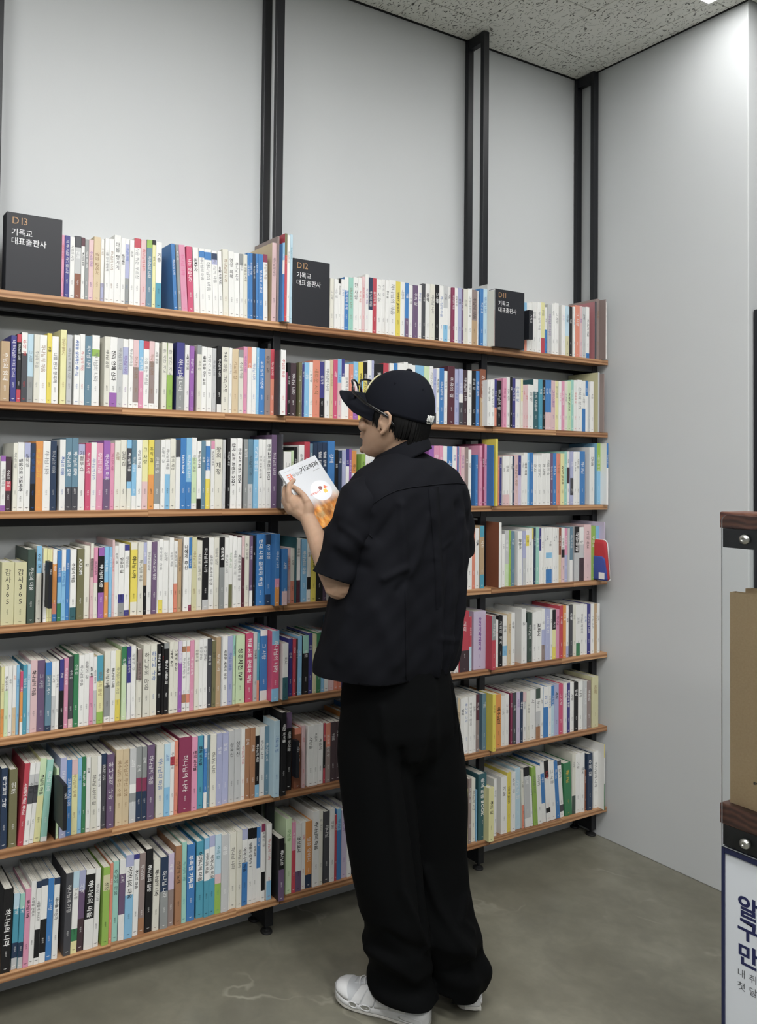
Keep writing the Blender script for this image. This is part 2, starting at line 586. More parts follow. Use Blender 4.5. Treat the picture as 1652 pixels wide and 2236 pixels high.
(3, 2): """#G
498>512 265 o w -
530 272 i w 은혜
560 258 W78p22 g 행복
595 258 W78p22 g 행복
622 258 W g |새롭게
637 260 N w 교회
672 250 p n 하나님의 사랑
695 255 i40a60 w 그
720 255 W g 기독교
750 230 W k *예배 예배
768 235 S w 삶
800 230 B w 그리스도
833 255 W k |나는
873 255 W g |이야기
910 240 W k 한 사람
947 235 W g -
970 235 v w 하나님의 마음
1000 235 B w 주의 길
1032 238 o n 그 사랑
1068 238 y k *WHY JESUS
1090 220 Z w 기도
1112 220 W30h30W40 k 사랑
1145 220 A50D32A18 w 은혜
1172 222 W g 주의 말씀
1200 222 W k 나의 길
1245 220 B w 하나님
1285>1327 185 W k |길을
1348>1378 150 E45S55 w 시원한 성경
1415>1446 150 B40W60 w 하나님의 나라""",
(4, 0): """#E
5>115 1290 c k |감사365
222 1290 c k |감사365
229>293 1180 f w 주님의 마음
305>350 1150 S36I64 k |주의 길
362>395 1170 y20W80 k 은혜
418 1178 y n -
442 1180 y n -
482 1180 W20O55o15B10 w 다음 세대
521 1190 B45S30F25 w 사도행전
558 1182 W30S70 b 다시 시작하는 힘
590 1180 B w -
648 1182 W82t18 k *주님의 마음
656>715 1175 e w *AXIOM
762 1150 I k 길
797 1130 I20X25p55 k 하나님의 마음
833 1165 P50I50 k 하나님 나라
888 1165 V12K52V36 w *하나님의 사랑
925 1160 S50O50 w 다시 복음
955 1160 S w 주님의 마음
977 1100 p r 하나님을 아는 기쁨
1010 1150 W k |주의 길
1060 1130 W70i12G18 k *믿음의 길
1105 1140 i8W84i8 g |새로운
1116>1172 1120 I10Y72I18 k *하나님 나라
1225 1120 I k 하나님의 마음
1253 1120 A30q30K40 w 은혜
1293 1112 W k 하나님의 나라
1342 1115 v w 그리스도인의 영성
1355 1112 W g -
1393 1095 W82Y18 g |하나님의 마음
1440 1105 W g |임재
1485 1080 W g 주님의 마음
1518 1110 W60o40 k 하나님의 나라
1553 1092 q k 하나님의 나라
1568>1615 1075 W k |*나에게 주신
#F
428>460 1080 B42W50m8 w 말씀 그 은혜
505 1075 c n 하나님 나라
550 1105 I g 새로운 교회의 길
605 1080 K86L14 w 하나님의 나라
650 1080 W k 새로운 세계의 성경
695 1080 I g 믿음의 일상
743 1075 K42G58 w *장로에게
780 1080 W g 하나님의 나라
810 1060 W68e32 e 하나님의 시간
850 1070 W g 예배를 기다리는 시간
888 1080 W k 새로운 세계의 성경
915 1065 p30U70 w 하나님의 나라
955 1065 I k |하나님은
985 1065 v78W22 w 하나님의 나라
1005 1060 K w 교회
1018>1088 1050 B w *현대 사회 문제와 책임
1096>1142 1050 N15B70N15 w *IVP 성경
1160>1217 1048 B62P12O26 w 하나님 나라""",
(4, 1): """#F
1240>1285 1175 B75p25 w 사랑
1310 1168 p r 마음의 상처
1345 1170 I60o40 k 그 사랑
1362 1080 t w -
1395 1090 W65U35 k 주의 길
1405>1450 1090 S w *하나님의 마음
1485 1100 W60K20W20 k 은혜
1530 1100 Y k *WHY JESUS
1590 1100 K w 마음
1622 1105 v w -
1652 1105 W g -
@@ 735 1015
#G
232>275 880 W k 하나님
302 880 o w 영성
335 880 W k *기독
342>380 858 T18q60T22 w 시작
507>528 830 W/H n - ~15""",
(4, 2): """#G
530>557 930 W g 나의
590 900 L60z40 w |은혜의
610 900 E k 하나님의 마음
640 905 b w 시간
668>705 905 W k *말씀의
737 905 A50L50 w 교회
765 890 W10Y20W70 k 나무
782 882 W k 시작
803 880 Y20W80 p 은혜
822 880 N w -
850 870 Z w 주의 길
870 880 i40W60 w 마음
890 880 W k 주의 길
910 880 W k 은혜
933 875 W45S10W20B25 k 아침
960 875 W45S10W20B25 k 아침
990 875 W k |기도
1005 875 W k 역사
1020 875 W k 역사
1040 875 H50Q50 w -
1070 875 W40K15p45 k 은혜의 길
1093 880 P50A50 w 복음의 길
1115 880 L w -
1140 870 b60W40 w 주님의 마음
1155>1197 865 K48L52 w |*사랑하라
1235 870 W32L25h43 k 길
1240>1298 850 p k |그리스도
1335 858 E w -
1365 860 S b 주님
1373>1393 828 a m -""",
(5, 0): """#I
0>28 420 y60O40 n 주의 말씀
63 415 W35z65 k *하나님의 나라
97 410 W k 나무
132 408 W60Q40 o 사랑
160 405 S b 은혜의 길
190 460 M32O48W20 w 새롭게
225 402 T w 믿음의 길
253 400 s b 그리심
312 362 p k *하나님의 마음
378 362 v L -
435 382 B18b74N8 w 교회의 역사
470 375 W50L50 k -
500 370 W k 하나님의 마음
542 355 i45K55 w 은혜
580 345 P w 하나님의 사랑
622 330 D88p12 w 주의 길
668 310 F w 주의 길
715 320 W k 하나님의 마음
760 305 W k |은혜의 길
795 300 W32P68 k *교회 교회
825 335 W50L50 k 새로운 정원에
880 320 T38y45E17 n 하나님의 음성
890>940 285 I48G44W8 k *하나님 나라
985 282 W k *하나님의 나라
1027 278 y70Y30 g 하나님이 세운 가정
1038>1080 245 F25z75 w |은혜
1118 245 i50W50 w 그대로 인하여
1158 240 W g |은혜의 길
1170 262 K45I55 w 사랑
1212 270 X45I55 k 하나님의 나라
1222>1283 230 I k |하나님의 마음
1340 220 I b |하나님 나라
1378 222 K w *하나님 말씀의 힘
1402 245 K r 주의 길
1443 215 G8K92 w *하나님 나라와 의
1483 205 I k |*나에게 주신
1523 205 I k |*나에게 주신
1557 200 a30V70 w 주님의 마음
1592 195 W8J8W60J12W12 k 하나님이 여는 길
1625 192 W8o8W60o12W12 k 하나님이 여는 길
#J
282>317 225 P w 하나님의 은혜
357 222 I k 믿음의 길
390 218 W k |하나님은
427 210 W k |하나님은
465 210 D w 주의 길
500 230 e k |나의
540 200 q w 하나님 나라
555 200 L k -
598 192 W k *새로운 세계의 성경
640 190 A b 주님의 마음
663 185 Z30z70 k -
668>742 180 z k *성경사전 IVP
750>810 165 M w *현대 사회 문제와 책임
845 165 L k *한국교회
865 165 T70o30 w -
872>930 140 W8B78W14 w 그 사랑
970>1030 145 S20M62S18 w *하나님의 나라""",
(5, 1): """#J
1062>1108 250 W60t40 k 하나
1143 210 i w 은혜
1173 215 R w 기독교
1188 212 h w -
1222 190 S w 교회
1230>1278 185 Z30K70 w 위로
1310 165 i w 영원
1345 175 c w -
1382 160 F w -
1410 160 S w -
1445 165 W k 기독
1492 165 p r -
1525 170 o w 새로
1555 170 o w -
1578 172 i w -
@@ 755 985
#H
120>160 490 W g -
172>250 175 R65h35 w |교회
272 225 R55s45 w 세계 교회
288>393 175 a v |*한국기독교회사""",
(5, 2): """#H
445>480 215 G45R55 w 하나님의
500 250 W r 교
503>538 215 K w |교회의 역사
575 215 W60S20W20 k 은혜
612 200 Q n 하나님
643 190 W k |은혜
700>738 155 W k 교
745 275 L k |은혜
752>790 190 f w 하나님의
825 185 W k 교회
870 175 W k *교회사
900 155 W40A30X30 k 길
945 155 A w 나의 도전
965 160 W k 시작
995 165 K40y35Y25 w 역사
1025 160 P m *하나님
1055 130 R w -
1083 125 O w *주의 길
1105 130 W78A22 k -
1112>1140 120 D w |*은혜
1165 120 I g 하나
1203 122 W75F25 g 교회
1233 115 W k 하나님 이야기
1263 118 W b 은혜
1293 115 i w 하나님의 나라
1325 112 W g 기도 소리
1348 112 q w -
1373 112 W g 은혜""",
(6, 0): """#I
0>55 1290 N w |*하나님의 나라
70>140 1300 e w |위로
@4.2
150>197 1260 R w *사랑하게 하신 하나님
245 1255 W14L14D22W50 k -
285 1250 W14L14D22W50 k -
340 1215 z45y55 k *주님의 마음
400 1225 Z94W6 w 하나님 나라
@0
475>500 1290 z n -
508>563 1200 A w |교회
608 1220 B w 교회와 하나님 나라
660 1215 p20y80 n 하나님의 임재
695 1200 S b 기쁨
730 1190 F w *하나님의 나라
770 1195 W k 은혜
828 1190 I k 하나님 나라의 길
862 1185 W k 하나님 나라
905 1165 N15D85 w 위대한 기도
975 1170 v w |하나님의 나라
988>1045 1130 Q n 예수님이 주신 소명
1103 1125 Q n 예수님이 주신 소명
1107>1163 1120 L48W12G12L28 w 교회
1210 1105 G42m18N40 w 은혜
1255 1105 G42m18N40 w 은혜
1320 1090 v w 하나님의 마음
1335>1402 1085 I b 하나님의 마음
1455 1080 s60S40 b 교회
1490 1065 W20R12W68 k 하나님의 사람
1523 1055 o n -
#J
188>293 1035 m w 하나님의 나라
345 1035 P k *만화 바이블
392 1025 T k *만화 바이블
425 1025 W18B60W22 w 주님의 마음
445 1020 b w -
452>503 1015 I k 하나님 나라
552 1005 A w 말씀
605 1000 A w 말씀
655 985 L k |성육신
708 970 L k |성육신
743 970 W r 하나님의 위로
785 965 J w 은혜
830 960 J w 은혜
865 955 I12K70S18 w *예수님의 사랑
908 950 W k 하나님 나라
945 945 b w 하나님의 나라
985>1035 900 s b -""",
(6, 1): """#J
1048>1090 830 K w *백만 바이블
1135 830 v20K80 w *백만 바이블
1160>1215 960 o10H90 w -
1222>1250 940 p r 시간
1272>1320 940 W k 사랑을
1355 930 W k 복음의
1400 925 W k 복음의
1420 920 R30K45R25 w 기독
1462 920 o40X60 w -
1505 910 h w 위로
1545 905 h w 영성
@@ 745 1003
#H
172>210 925 W k *영성
240 918 W b |하나님 나라
278 910 W g |하나님의 마음
308 895 W g 교회
338 890 U45X55 w 하나님
362>397 885 b w 기도""",
(6, 2): """#H
452>480 890 Y n -
525 890 O k *예수님의
558 910 W g 나의
590 890 W g -
600 905 h r 은혜
622 880 m w -
655 875 D w 교육
687 870 a v 새로운
713 870 N w *예수님
740 870 p20W80 k 하나님
775 865 I g 그 사랑
815 850 W k 시
825>862 840 f20W25L30J25 k 하나
887 820 W k 나라
930 825 W40B60 b |하나
955 820 W k -
980 815 B40s60 w -
1020 805 A k *기도
1055 800 M w -
1090 795 W k 교육
1117 793 i w *하나님의 말씀
1150 785 W k 사랑
1187 785 K w *영성
1225 775 W k 나무
1262 775 L w -
1297 775 X w -
1308>1360 735 c n |은혜""",
(7, 0): """#K
@1.5
0>85 640 K w *하나님의 나라
92>143 680 s20T45N20L15 w |세계
190 680 Z20T45N20L15 w |세계
240 640 P k *하나님 나라
283 575 W k 소망을 전하라
330 575 N8W50K34W8 k 새롭게 만나기
385 555 N8W40K40W12 w 하나님
437 550 B w 그 사랑
490 545 N8W92 k *예수를 아는가
540>602 505 D w 하나님의 가정
655 490 s20W50F15y15 k -
710 480 A25v35h40 w |사역
795 470 W6K56W38 w *하나님의 마음
840 465 W k 하나님 나라
@0.8
870>928 450 E10c20E70 k 성장
955 420 o w -
1005 400 Z k |주님의 마음
1062 385 W18v50W32 w 교회
1132 345 A14W34S52 k *어머니의 마음
1180 340 i6W94 k *주님의 마음
1233 330 X80J20 w 하나님의
1240>1297 295 K w *하나님의 심장
1305>1360 385 I k *하나님의 나라
@0
1368>1438 360 N48G52 w 하나님 나라
1488 330 a50X50 w 새 일
1500>1555 265 J k -
1595 235 Z t 하나님의 사랑
#L
250>315 540 B w *부족한 기독교
328>385 515 T18W34T48 k *어머니의 마음
432 490 S14W40T46 k *어머니의 마음
478 470 A14W40T46 k *어머니의 마음
530 460 s50p12E38 t 주의 길
592 460 L w 말씀
602 460 W k -
652 445 I k 하나님 나라
702 430 I k 하나님 나라
748 415 A14W30B56 k *어머니의 마음
790 410 K14W86 k *땅끝의 십자가 1
822 405 K14W86 k *성령사명
852 400 B55W45 w 주의 길
892 375 m10W52K24W14 k |은혜의 길
905>945 375 W75S25 r 하나님의 나라""",
(7, 1): """#L
1005>1050 490 K50v50 w *하나님은
1062>1110 330 z e 주님을
1143 360 P40R60 w 새 길
1190 370 W70v30 k *영성교사
1222 350 W r 교회
1275 350 O80N20 w -
1285>1335 270 W k *하나님의 마음
1365 270 I g |한 시간
1372>1420 270 D w 하나님
1462 250 W k |여정
1480 300 R w -
1516 250 S30B70 b 하나님
1560 260 a v |기도
1600 250 W k 은혜
@@ 770 1020
#N
165>200 500 X w -
235 495 I k 하나님의 시간
247 600 S w -
262>336 450 t w *왕의 말씀 BOOK""",
(7, 2): """#N
358>403 580 y k *주의 길
428 500 W g -
468>522 480 W k |기도
553 440 Y k *WHY JESUS
597 440 W g |주의 길
@-1
645 400 s w -
@-2
680 420 I60o40 k -
@-3
740 390 K15L70W15 w 은혜
757 480 W b -
@-4
803 390 E g 하나님 나라
843 385 W k 이야기
875 350 W18B50W32 w 예수
@-4.5
920 330 K28W50K8W14 r |은혜
968 335 W g 그 사랑
@-5
1003 335 B w 하나님
1037 330 D8W70D12W10 k -
@-3
1046>1110 350 F y *하나님
@0
1140 270 I70f30 g 나무
1180 270 W k 기도
1222 265 W k 한국
1236 420 H w -
1248>1292 270 N w |*주의 길
1302>1342 250 W k 하나님의 나라
1350>1392 195 Y20W40F40 k 시작
1408>1446 185 W k *기독교 교육"""}
POOL = ['하나님의 사랑', '기도의 힘', '은혜의 길', '믿음의 여정', '그 사랑', '말씀 앞에서', '새로운 시작', '소망의 노래', '주의 길', '마음의 쉼', '빛으로 오신 주', '작은 순종', '십자가', '부르심', '동행']

def shade(rgb, k): return tuple(min(1, max(0, x*k)) for x in rgb)
BOOKS = []
def bands(code, r_):
    import re
    code = code.split('/')[0]
    out = [[c, int(n_) if n_ else 100] for c, n_ in re.findall(r'([A-Za-z])(\d*)', code)]
    tot = sum(x[1] for x in out)
    return [(c, n_/tot) for c, n_ in out]
for (row, bay), txt in ROWS.items():
    crop = None; lean = 0.0; px0 = 0; order = 0; prev = None
    for line in txt.split('\n'):
        if line[0] == '#':
            new = CROPS[line[1]]; crop = new; continue
        if line[:2] == '@@':
            a, b = map(float, line[3:].split()); BOOKS.append(dict(row=row, bay=bay, fill=(a, b))); prev = None; continue
        if line[0] == '@': lean = float(line[1:]); continue
        dep = None
        if '~' in line: line, d_ = line.split('~'); dep = float(d_)/100; line = line.strip()
        p = line.split(' ', 4)
        if '>' in p[0]: a, b = map(float, p[0].split('>')); xa = crop[0]+a/crop[2]; xb = crop[0]+b/crop[2]
        else: xa = prev; xb = crop[0]+float(p[0])/crop[2]
        order += 1
        BOOKS.append(dict(row=row, bay=bay, xa=xa, xb=xb, yt=crop[1]+float(p[1])/crop[2], code=p[2], ink=p[3], title=p[4] if len(p) > 4 else '-', lean=lean, n=order, dep=dep))
        prev = xb

# ------------------------------------------------------------------ lettering
_GL = {}
def load_glyphs(chars):
    cu = bpy.data.curves.new('glyph', 'FONT')
    ob = bpy.data.objects.new('glyph', cu); COL.objects.link(ob)
    for bold in (False, True):
        for ch in sorted(set(chars)-set(' \n*|')):
            cu.body = ch; cu.resolution_u = 3 if ch in BIG else 2; cu.offset = 0.0 if not bold else .028 if ch in BIG else .014; me = bpy.data.meshes.new_from_object(ob.evaluated_get(bpy.context.evaluated_depsgraph_get()))
            v = np.array([p.co[:2] for p in me.vertices]).reshape(-1, 2); f = [tuple(p.vertices) for p in me.polygons]
            _GL[(ch, bold)] = (v, f, .92 if ord(ch) > 0x1100 else (float(v[:, 0].max())+.07 if len(v) else .33)); bpy.data.meshes.remove(me)
    bpy.data.objects.remove(ob); bpy.data.curves.remove(cu)
def glyph(ch, bold=False): return _GL[(ch, bold)]
def text_width(s, bold=False): return sum(glyph(c, bold)[2] if c != ' ' else .33 for c in s)
def put_text(mb, s, size, fn, col, bold=False):
    """fn(gx, gy) -> xyz for text-plane metres"""
    x = 0
    for ch in s:
        if ch == ' ': x += .33; continue
        v, f, adv = glyph(ch, bold)
        mb.add([fn((p[0]+x)*size, p[1]*size) for p in v], f, col); x += adv
    return x*size

BIG = 'ABDFIRY123+기독교대표출판사금요일엔도하라알구만권내취향에첫달무료'
load_glyphs(''.join(b.get('title', '') for b in BOOKS)+''.join(POOL)+'지은이글쓴ㅏ'+BIG)
# ------------------------------------------------------------------ room
def struct(name, mb, mat, **k): return mb.build(name, mat, kind='structure', **k)
struct('floor', MB().box(-7, 2.2, -7, .1, -.05, 0), M['floor'])
struct('wall_back', MB().box(-7, 0, 0, .1, 0, ROOM_H+.06), M['wall'])
struct('wall_right', MB().box(0, 2.2, -.703, .1, 0, ROOM_H+.06, bev=.004), M['wall'])
ceil = struct('ceiling', MB().box(-7, 2.2, -7, .1, ROOM_H+.022, ROOM_H+.08), M['ceil'])
M['gap_shade'] = material('gap_shade_black', lin('141414'), .8)  # shade of the open ceiling-to-wall gap, put in as black strips
struct('gap_shade_1', MB().box(-7, 0, -.0068, 0, ROOM_H-.0015, ROOM_H+.021), M['gap_shade']); struct('gap_shade_2', MB().box(-.0062, 0, -.703, -.0068, ROOM_H-.0015, ROOM_H+.021), M['gap_shade'])
# outer field of the ceiling, plain beyond the tiles that can be told apart
struct('ceiling.001', MB().box(-7, -2.245, -7, -.0072, ROOM_H, ROOM_H+.012).box(-2.244, 2.2, -7, -2.39, ROOM_H, ROOM_H+.012).box(.206, 2.2, -2.388, -.71, ROOM_H, ROOM_H+.012), M['ceil'])
TW, TL = .305, .5
strips = [-.10-TW*i for i in range(-1, 8)]
tmes = {}
def tile(x0, x1, y0, y1):
    x1 = min(x1, -.0065 if y1 > -.7 else x1)
    if x0 < -.0 < x1 and y0 < -.703 < y1: pass
    k = (round(x1-x0, 3), round(y1-y0, 3))
    if k not in tmes: tmes[k] = MB().box(-k[0]/2+.0014, k[0]/2-.0014, -k[1]/2+.0014, k[1]/2-.0014, 0, .012, bev=.0028).mesh('tile')
    o = bpy.data.objects.new('tile', tmes[k]); COL.objects.link(o); o.location = ((x0+x1)/2, (y0+y1)/2, ROOM_H); o.parent = ceil
    if not tmes[k].materials: tmes[k].materials.append(M['ceil'])
lamp = PANELS[0]
lx0, lx1, ly0, ly1 = lamp[0]-lamp[2]/2, lamp[0]+lamp[2]/2, lamp[1]-lamp[3]/2, lamp[1]+lamp[3]/2
for i, x1 in enumerate(strips):
    x0 = x1-TW; st = -.136 if i % 2 == 1 else -.386
    if i == 0: st = -.14
    ys = [0.0-.0072]+[st-TL*k for k in range(0, 6)]
    for a, b in zip(ys, ys[1:]):
        b = max(b, -2.388)
        if a <= -2.387: continue
        if i == 0:                                  # strip beside the wall: cut by the corner at y = -0.703
            if a > -.703 > b: tile(x0, -.0065, -.706, a); tile(x0, x1, b, -.708); continue
            if b >= -.703: tile(x0, -.0065, b, a); continue
        if i == 1:
            if a > ly1 > b: tile(x0, x1, ly1+.002, a); continue
            if b < ly0 < a: tile(x0, x1, b, ly0-.002); continue
            if b >= ly0-.001 and a <= ly1+.001: continue
        tile(x0, x1, b, a)
M['glow'] = material('lamp_diffuser', (1, 1, 1), .5)
b_ = M['glow'].node_tree.nodes['Principled BSDF']; b_.inputs['Emission Color'].default_value = (1, .995, .985, 1)
M['lamprim'] = material('lamp_rim', lin('e8e8e6'), .4)
for i, (x, y, sx, sy, wt) in enumerate(PANELS):
    e = empty('ceiling_light', (x, y, ROOM_H), label='white rectangular flush LED panel set into the tiles near the right wall corner' if i == 0 else 'white rectangular LED panel flush in the ceiling, %s panel of the grid' % ['', 'nearest', 'nearest left', 'rear right', 'rear middle', 'rear left'][i], cat='ceiling light', group='ceiling light panels')
    m = M['glow'].copy(); m.node_tree.nodes['Principled BSDF'].inputs['Emission Strength'].default_value = wt/(PI*sx*sy)
    MB().box(x-sx/2+.006, x+sx/2-.006, y-sy/2+.006, y+sy/2-.006, ROOM_H-.0015, ROOM_H+.004).build('diffuser', m, e)
    r = MB()
    for a in ((x-sx/2, x-sx/2+.006, y-sy/2, y+sy/2), (x+sx/2-.006, x+sx/2, y-sy/2, y+sy/2), (x-sx/2+.006, x+sx/2-.006, y-sy/2, y-sy/2+.006), (x-sx/2+.006, x+sx/2-.006, y+sy/2-.006, y+sy/2)):
        r.box(*a, ROOM_H-.004, ROOM_H+.004)
    r.build('frame', M['lamprim'], e)

# ------------------------------------------------------------------ shelving
YB, YP = -.150, -.0996
ZS = {1: 1.953, 2: 1.655, 3: 1.360, 4: 1.055, 5: .758, 6: .460, 7: .135}
XF = [-2.4755, -1.5636, -.6375, -.004]; PW = .029; PD = .017
TH = .020; BH = .025
BX = [(-2.494, -1.574), (-1.572, -.6625), (-.6605, -.007)]
fr = empty('shelving_unit', (-1.24, -.05, 0), label='black square-tube steel shelving frame standing against the white back wall', cat='shelving')
for x1 in XF:
    x0 = x1-PW
    for y0 in (YP, -.0195):
        MB().box(x0, x1, y0, y0+PD, .0225, ROOM_H-.003, bev=.002).build('post', M['metal'], fr)
    MB().box(x0+.001, x1-.001, YP+PD+.0005, -.020, ROOM_H-.044, ROOM_H-.004, bev=.002).build('top_bar', M['metal'], fr)
    MB().box(x0+.001, x1-.001, YP+PD+.0005, -.020, .0235, .1145, bev=.002).build('bottom_bar', M['metal'], fr)
    for z in list(ZS.values())[:-1]:
        MB().box(x0+.004, x1-.004, YP+PD+.0005, -.020, z-TH-.03, z-TH-.001).build('cross_bar', M['metal'], fr)
    for y0 in (YP, -.0195):
        b = MB(); c = np.array([(x0+x1)/2-.003, y0+.012, 0])
        b.tube([c+[0, 0, .009], c+[0, 0, .0222]], .006, 10, ends=False).build('foot_stem', M['metal'], fr)
        prof = [(.0185, .0005), (.0195, .003), (.018, .008), (.011, .0095), (.0065, .012)]
        MB().loft([[(c[0]+r_*math.cos(q), c[1]+r_*math.sin(q), z) for q in np.linspace(0, 2*PI, 20, endpoint=False)] for r_, z in prof]).build('foot', M['rubber'], fr, smooth=False)
for k in range(3):
    for row, z in ZS.items():
        for y0 in (YP, -.0195):
            MB().box(XF[k]+.0005, XF[k+1]-PW-.0005, y0+.001, y0+PD-.001, z-TH-BH, z-TH-.0005, bev=.0015).build('beam', M['metal'], fr)
        if row < 7: MB().box(XF[k]+.0005, XF[k+1]-PW-.0005, YP+PD, -.0195, z-TH-.004, z-TH-.0008).build('support_sheet', M['metal'], fr)
ORD = {1: 'top', 2: 'second', 3: 'third', 4: 'fourth', 5: 'fifth', 6: 'sixth', 7: 'bottom'}
BAY = ['left', 'middle', 'right']
for k, (a, b) in enumerate(BX):
    for row, z in ZS.items():
        pl, pr = XF[k]+.0015, XF[k+1]-PW-.0015      # inner faces of the posts
        y_ = [YB, YP-.0012, YP+PD+.0012, -.0207, -.0022]
        out = [(a, y_[1]), (b, y_[1]), (pr, y_[1]), (pr, y_[2]), (b, y_[2]), (b, y_[3]), (pr, y_[3]), (pr, y_[4])]
        out += [(pl, y_[4]), (pl, y_[3]), (a, y_[3]), (a, y_[2]), (pl, y_[2]), (pl, y_[1])]
        if k == 2: out = [(a, y_[1]), (pr, y_[1]), (pr, y_[4])]+out[8:]
        out = [p for i, p in enumerate(out) if p not in out[:i] and not (p in ((a, y_[1]), (b, y_[1])))]
        e = empty('shelf_board', (a, YB, z), label='finger-jointed wooden shelf board, %s level of the %s bay of books' % (ORD[row], BAY[k]), cat='shelf', group='wooden shelf boards on the frame')
        bm = bmesh.new(); fc = bm.faces.new([bm.verts.new((x, y, z)) for x, y in out]); bm.normal_update()
        ex = bmesh.ops.extrude_face_region(bm, geom=[fc]); bmesh.ops.translate(bm, verts=[v for v in ex['geom'] if isinstance(v, bmesh.types.BMVert)], vec=(0, 0, -TH))
        bmesh.ops.recalc_face_normals(bm, faces=bm.faces[:])
        me = bpy.data.meshes.new('rear_slab'); bm.to_mesh(me); bm.free(); link('rear_slab', me, M['wood'], e)
        r_ = random.Random(row*5+k); x = a                       # finger-jointed staves along the front edge
        while x < b-.001:
            x2 = x+r_.uniform(.24, .46); x2 = b if b-x2 < .14 else x2
            MB().box(x, x2, YB, YP-.0013, z-TH, z, bev=.0006).build('stave', M['wood'], e); x = x2
# section signs standing at the left end of each bay on the top shelf
TAN, WHITE = lin('b08a62'), lin('f0f0f0')
def xz(px, z, Y):                     # X on plane Y where the photograph's column px meets height z
    lo, hi = 0.0, 2236.0
    for _ in range(40):
        py = (lo+hi)/2
        if on(1, px, py, Y)[2] > z: lo = py
        else: hi = py
    return on(1, px, py, Y)[0]
for nm, pa, pb, y0, dep in (('D13', 11.4, 133.3, YB+.007, .045), ('D12', 638, 718.5, YB+.007, .030), ('D11', 1081, 1144, YB-.020, .034)):
    z0 = ZS[1]; h = .2155; x0, x1 = xz(pa, z0, y0), xz(pb, z0, y0)
    e = empty('section_sign', ((x0+x1)/2, y0, z0), label='black box sign lettered %s in tan above white Hangul, on the top shelf' % nm, cat='sign', group='black section signs')
    MB().box(x0, x1, y0, y0+dep, z0, z0+h, bev=.0015).build('panel', M['board'], e)
    t = MB(); fn = lambda ox, oz: (lambda gx, gy: (x0+ox+gx, y0-.0006, z0+h-oz+gy))
    put_text(t, nm, .0270, fn(.0135, .0310), TAN)
    put_text(t, '기독교', .0212, fn(.0125, .0610), WHITE)
    put_text(t, '대표출판사', .0212, fn(.0125, .0850), WHITE)
    t.build('lettering', M['print'], e)
POSTS = [(x-PW-.0008, x+.0008) for x in XF]
def muted(c, k): m = .3*c[0]+.55*c[1]+.15*c[2]; return tuple((x*.84+m*.16)*k for x in c)
